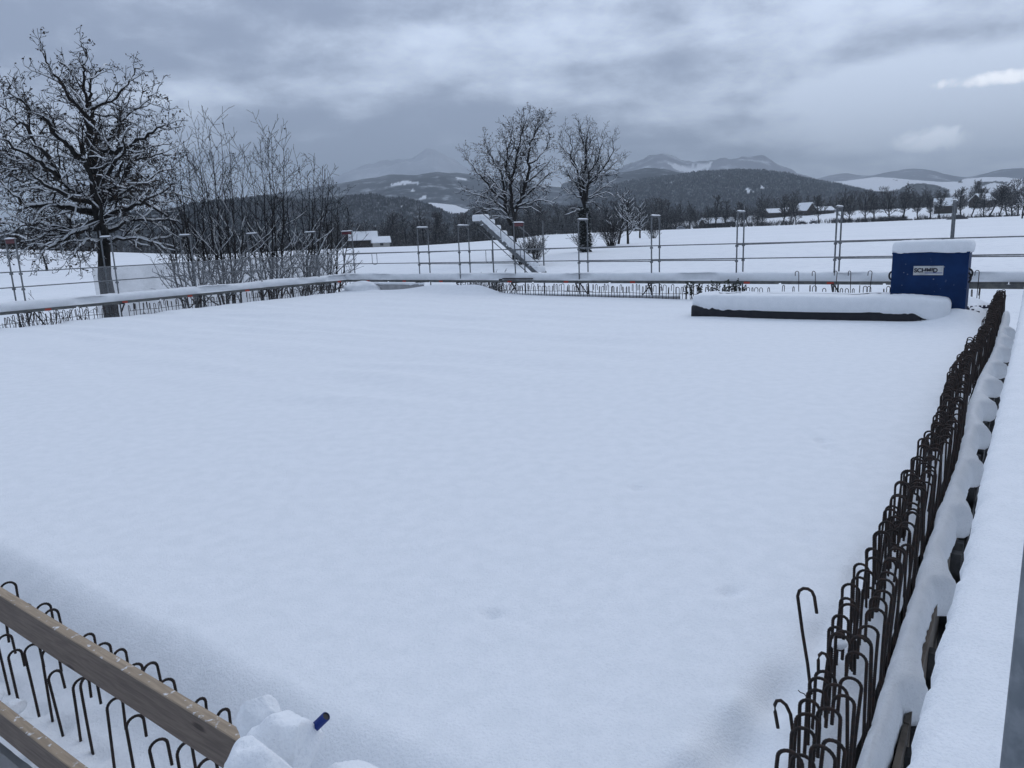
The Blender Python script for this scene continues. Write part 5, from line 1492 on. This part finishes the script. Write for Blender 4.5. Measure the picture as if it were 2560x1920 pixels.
def car(u, d, colr, label, van=False):
    x, y, z = on_ground(u, d); t = thing('parked_van' if van else 'parked_car', label, 'van' if van else 'car', (x, y, z), R(4))
    m = plain('car_paint', colr, .35); h = 1.0 if van else .78
    mb = MB(); sec = [(-2.2, .35), (2.2, .35), (2.25, h * .9), (1.25, h), (.75, h + .62), (-1.4, h + .65), (-2.15, h + .05)]
    n = mb.verts([(a, -.85, b) for a, b in sec] + [(a, .85, b) for a, b in sec]); k = len(sec)
    mb.face([n + i for i in range(k)]); mb.face([n + k + i for i in reversed(range(k))])
    for i in range(k): mb.face((n + i, n + k + i, n + k + (i + 1) % k, n + (i + 1) % k))
    mb.build('body', m, t)
    mb = MB(); n = mb.verts([(1.1, -.86, h + .05), (.7, -.86, h + .52), (-1.3, -.86, h + .54), (-1.8, -.86, h + .05)]); mb.face((n, n + 1, n + 2, n + 3)); mb.build('window', BLACK, t)
    for xx in (-1.35, 1.35):
        for yy in (-.84, .72):
            mb = MB(); mb.tube([(xx, yy, .33), (xx, yy + .14, .33)], .33, 12); mb.build('wheel', BLACK, t)
    mb = MB(); mb.box(-1.3, .65, -.7, .7, h + .66, h + .78); mb.build('snow_cover', SNOW_FIELD, t)
car(1702, 402, (.35, .37, .40), 'silver car parked by the hedge at the left end of the road')
car(2004, 418, (.03, .03, .035), 'dark car on the road below the gabled barn')
car(2032, 420, (.18, .19, .21), 'grey car on the road right of the dark car')

def pylon(u, d, H, label):
    x, y, z = on_ground(u, d); t = thing('power_pylon', label, 'pylon', (x, y, z))
    mb = MB(); w0 = H * .075
    for sx in (-1, 1):
        for sy in (-1, 1): mb.bar((sx * w0, sy * w0, -2), (sx * .4, sy * .4, H), .22, 4)
    lv = np.linspace(0, 1, 9)
    for i in range(8):
        a, b = w0 * (1 - lv[i]) + .4 * lv[i], w0 * (1 - lv[i + 1]) + .4 * lv[i + 1]
        for s in (-1, 1):
            mb.bar((-a, s * a, H * lv[i]), (b, s * b, H * lv[i + 1]), .13, 3); mb.bar((a, s * a, H * lv[i]), (-b, s * b, H * lv[i + 1]), .13, 3)
    mb.build('tower', GALV, t)
    for f, L in ((.62, 10), (.8, 8.5)):
        mb = MB(); mb.bar((-L, 0, H * f), (L, 0, H * f), .22, 4); mb.bar((-L, 0, H * f), (0, 0, H * f + 2.4), .14, 3); mb.bar((L, 0, H * f), (0, 0, H * f + 2.4), .14, 3)
        for xx in (-L, -L * .5, L * .5, L): mb.bar((xx, 0, H * f), (xx, 0, H * f - 2.5), .14, 3)
        mb.build('cross_arm', GALV, t)
pylon(2546, 1150, 46, 'taller lattice power pylon at the right border')
pylon(2522, 1250, 38, 'shorter lattice power pylon left of the taller one')

# ------------------------------------------------------------------ the air
hz = MB(); hz.box(-7600, 7600, -7600, 7600, -60, 640)
hm = bpy.data.materials.new('haze'); hm.use_nodes = True
t = NT(hm.node_tree); t.n.clear()
o = t.add('ShaderNodeOutputMaterial'); pv = t.add('ShaderNodeVolumePrincipled')
pv.inputs['Color'].default_value = c4(0.78, 0.89, 1.0); pv.inputs['Density'].default_value = 2.2e-4; pv.inputs['Anisotropy'].default_value = 0.0
t.link(pv.outputs[0], o.inputs['Volume'])
tag(hz.build('haze', hm), kind='stuff')
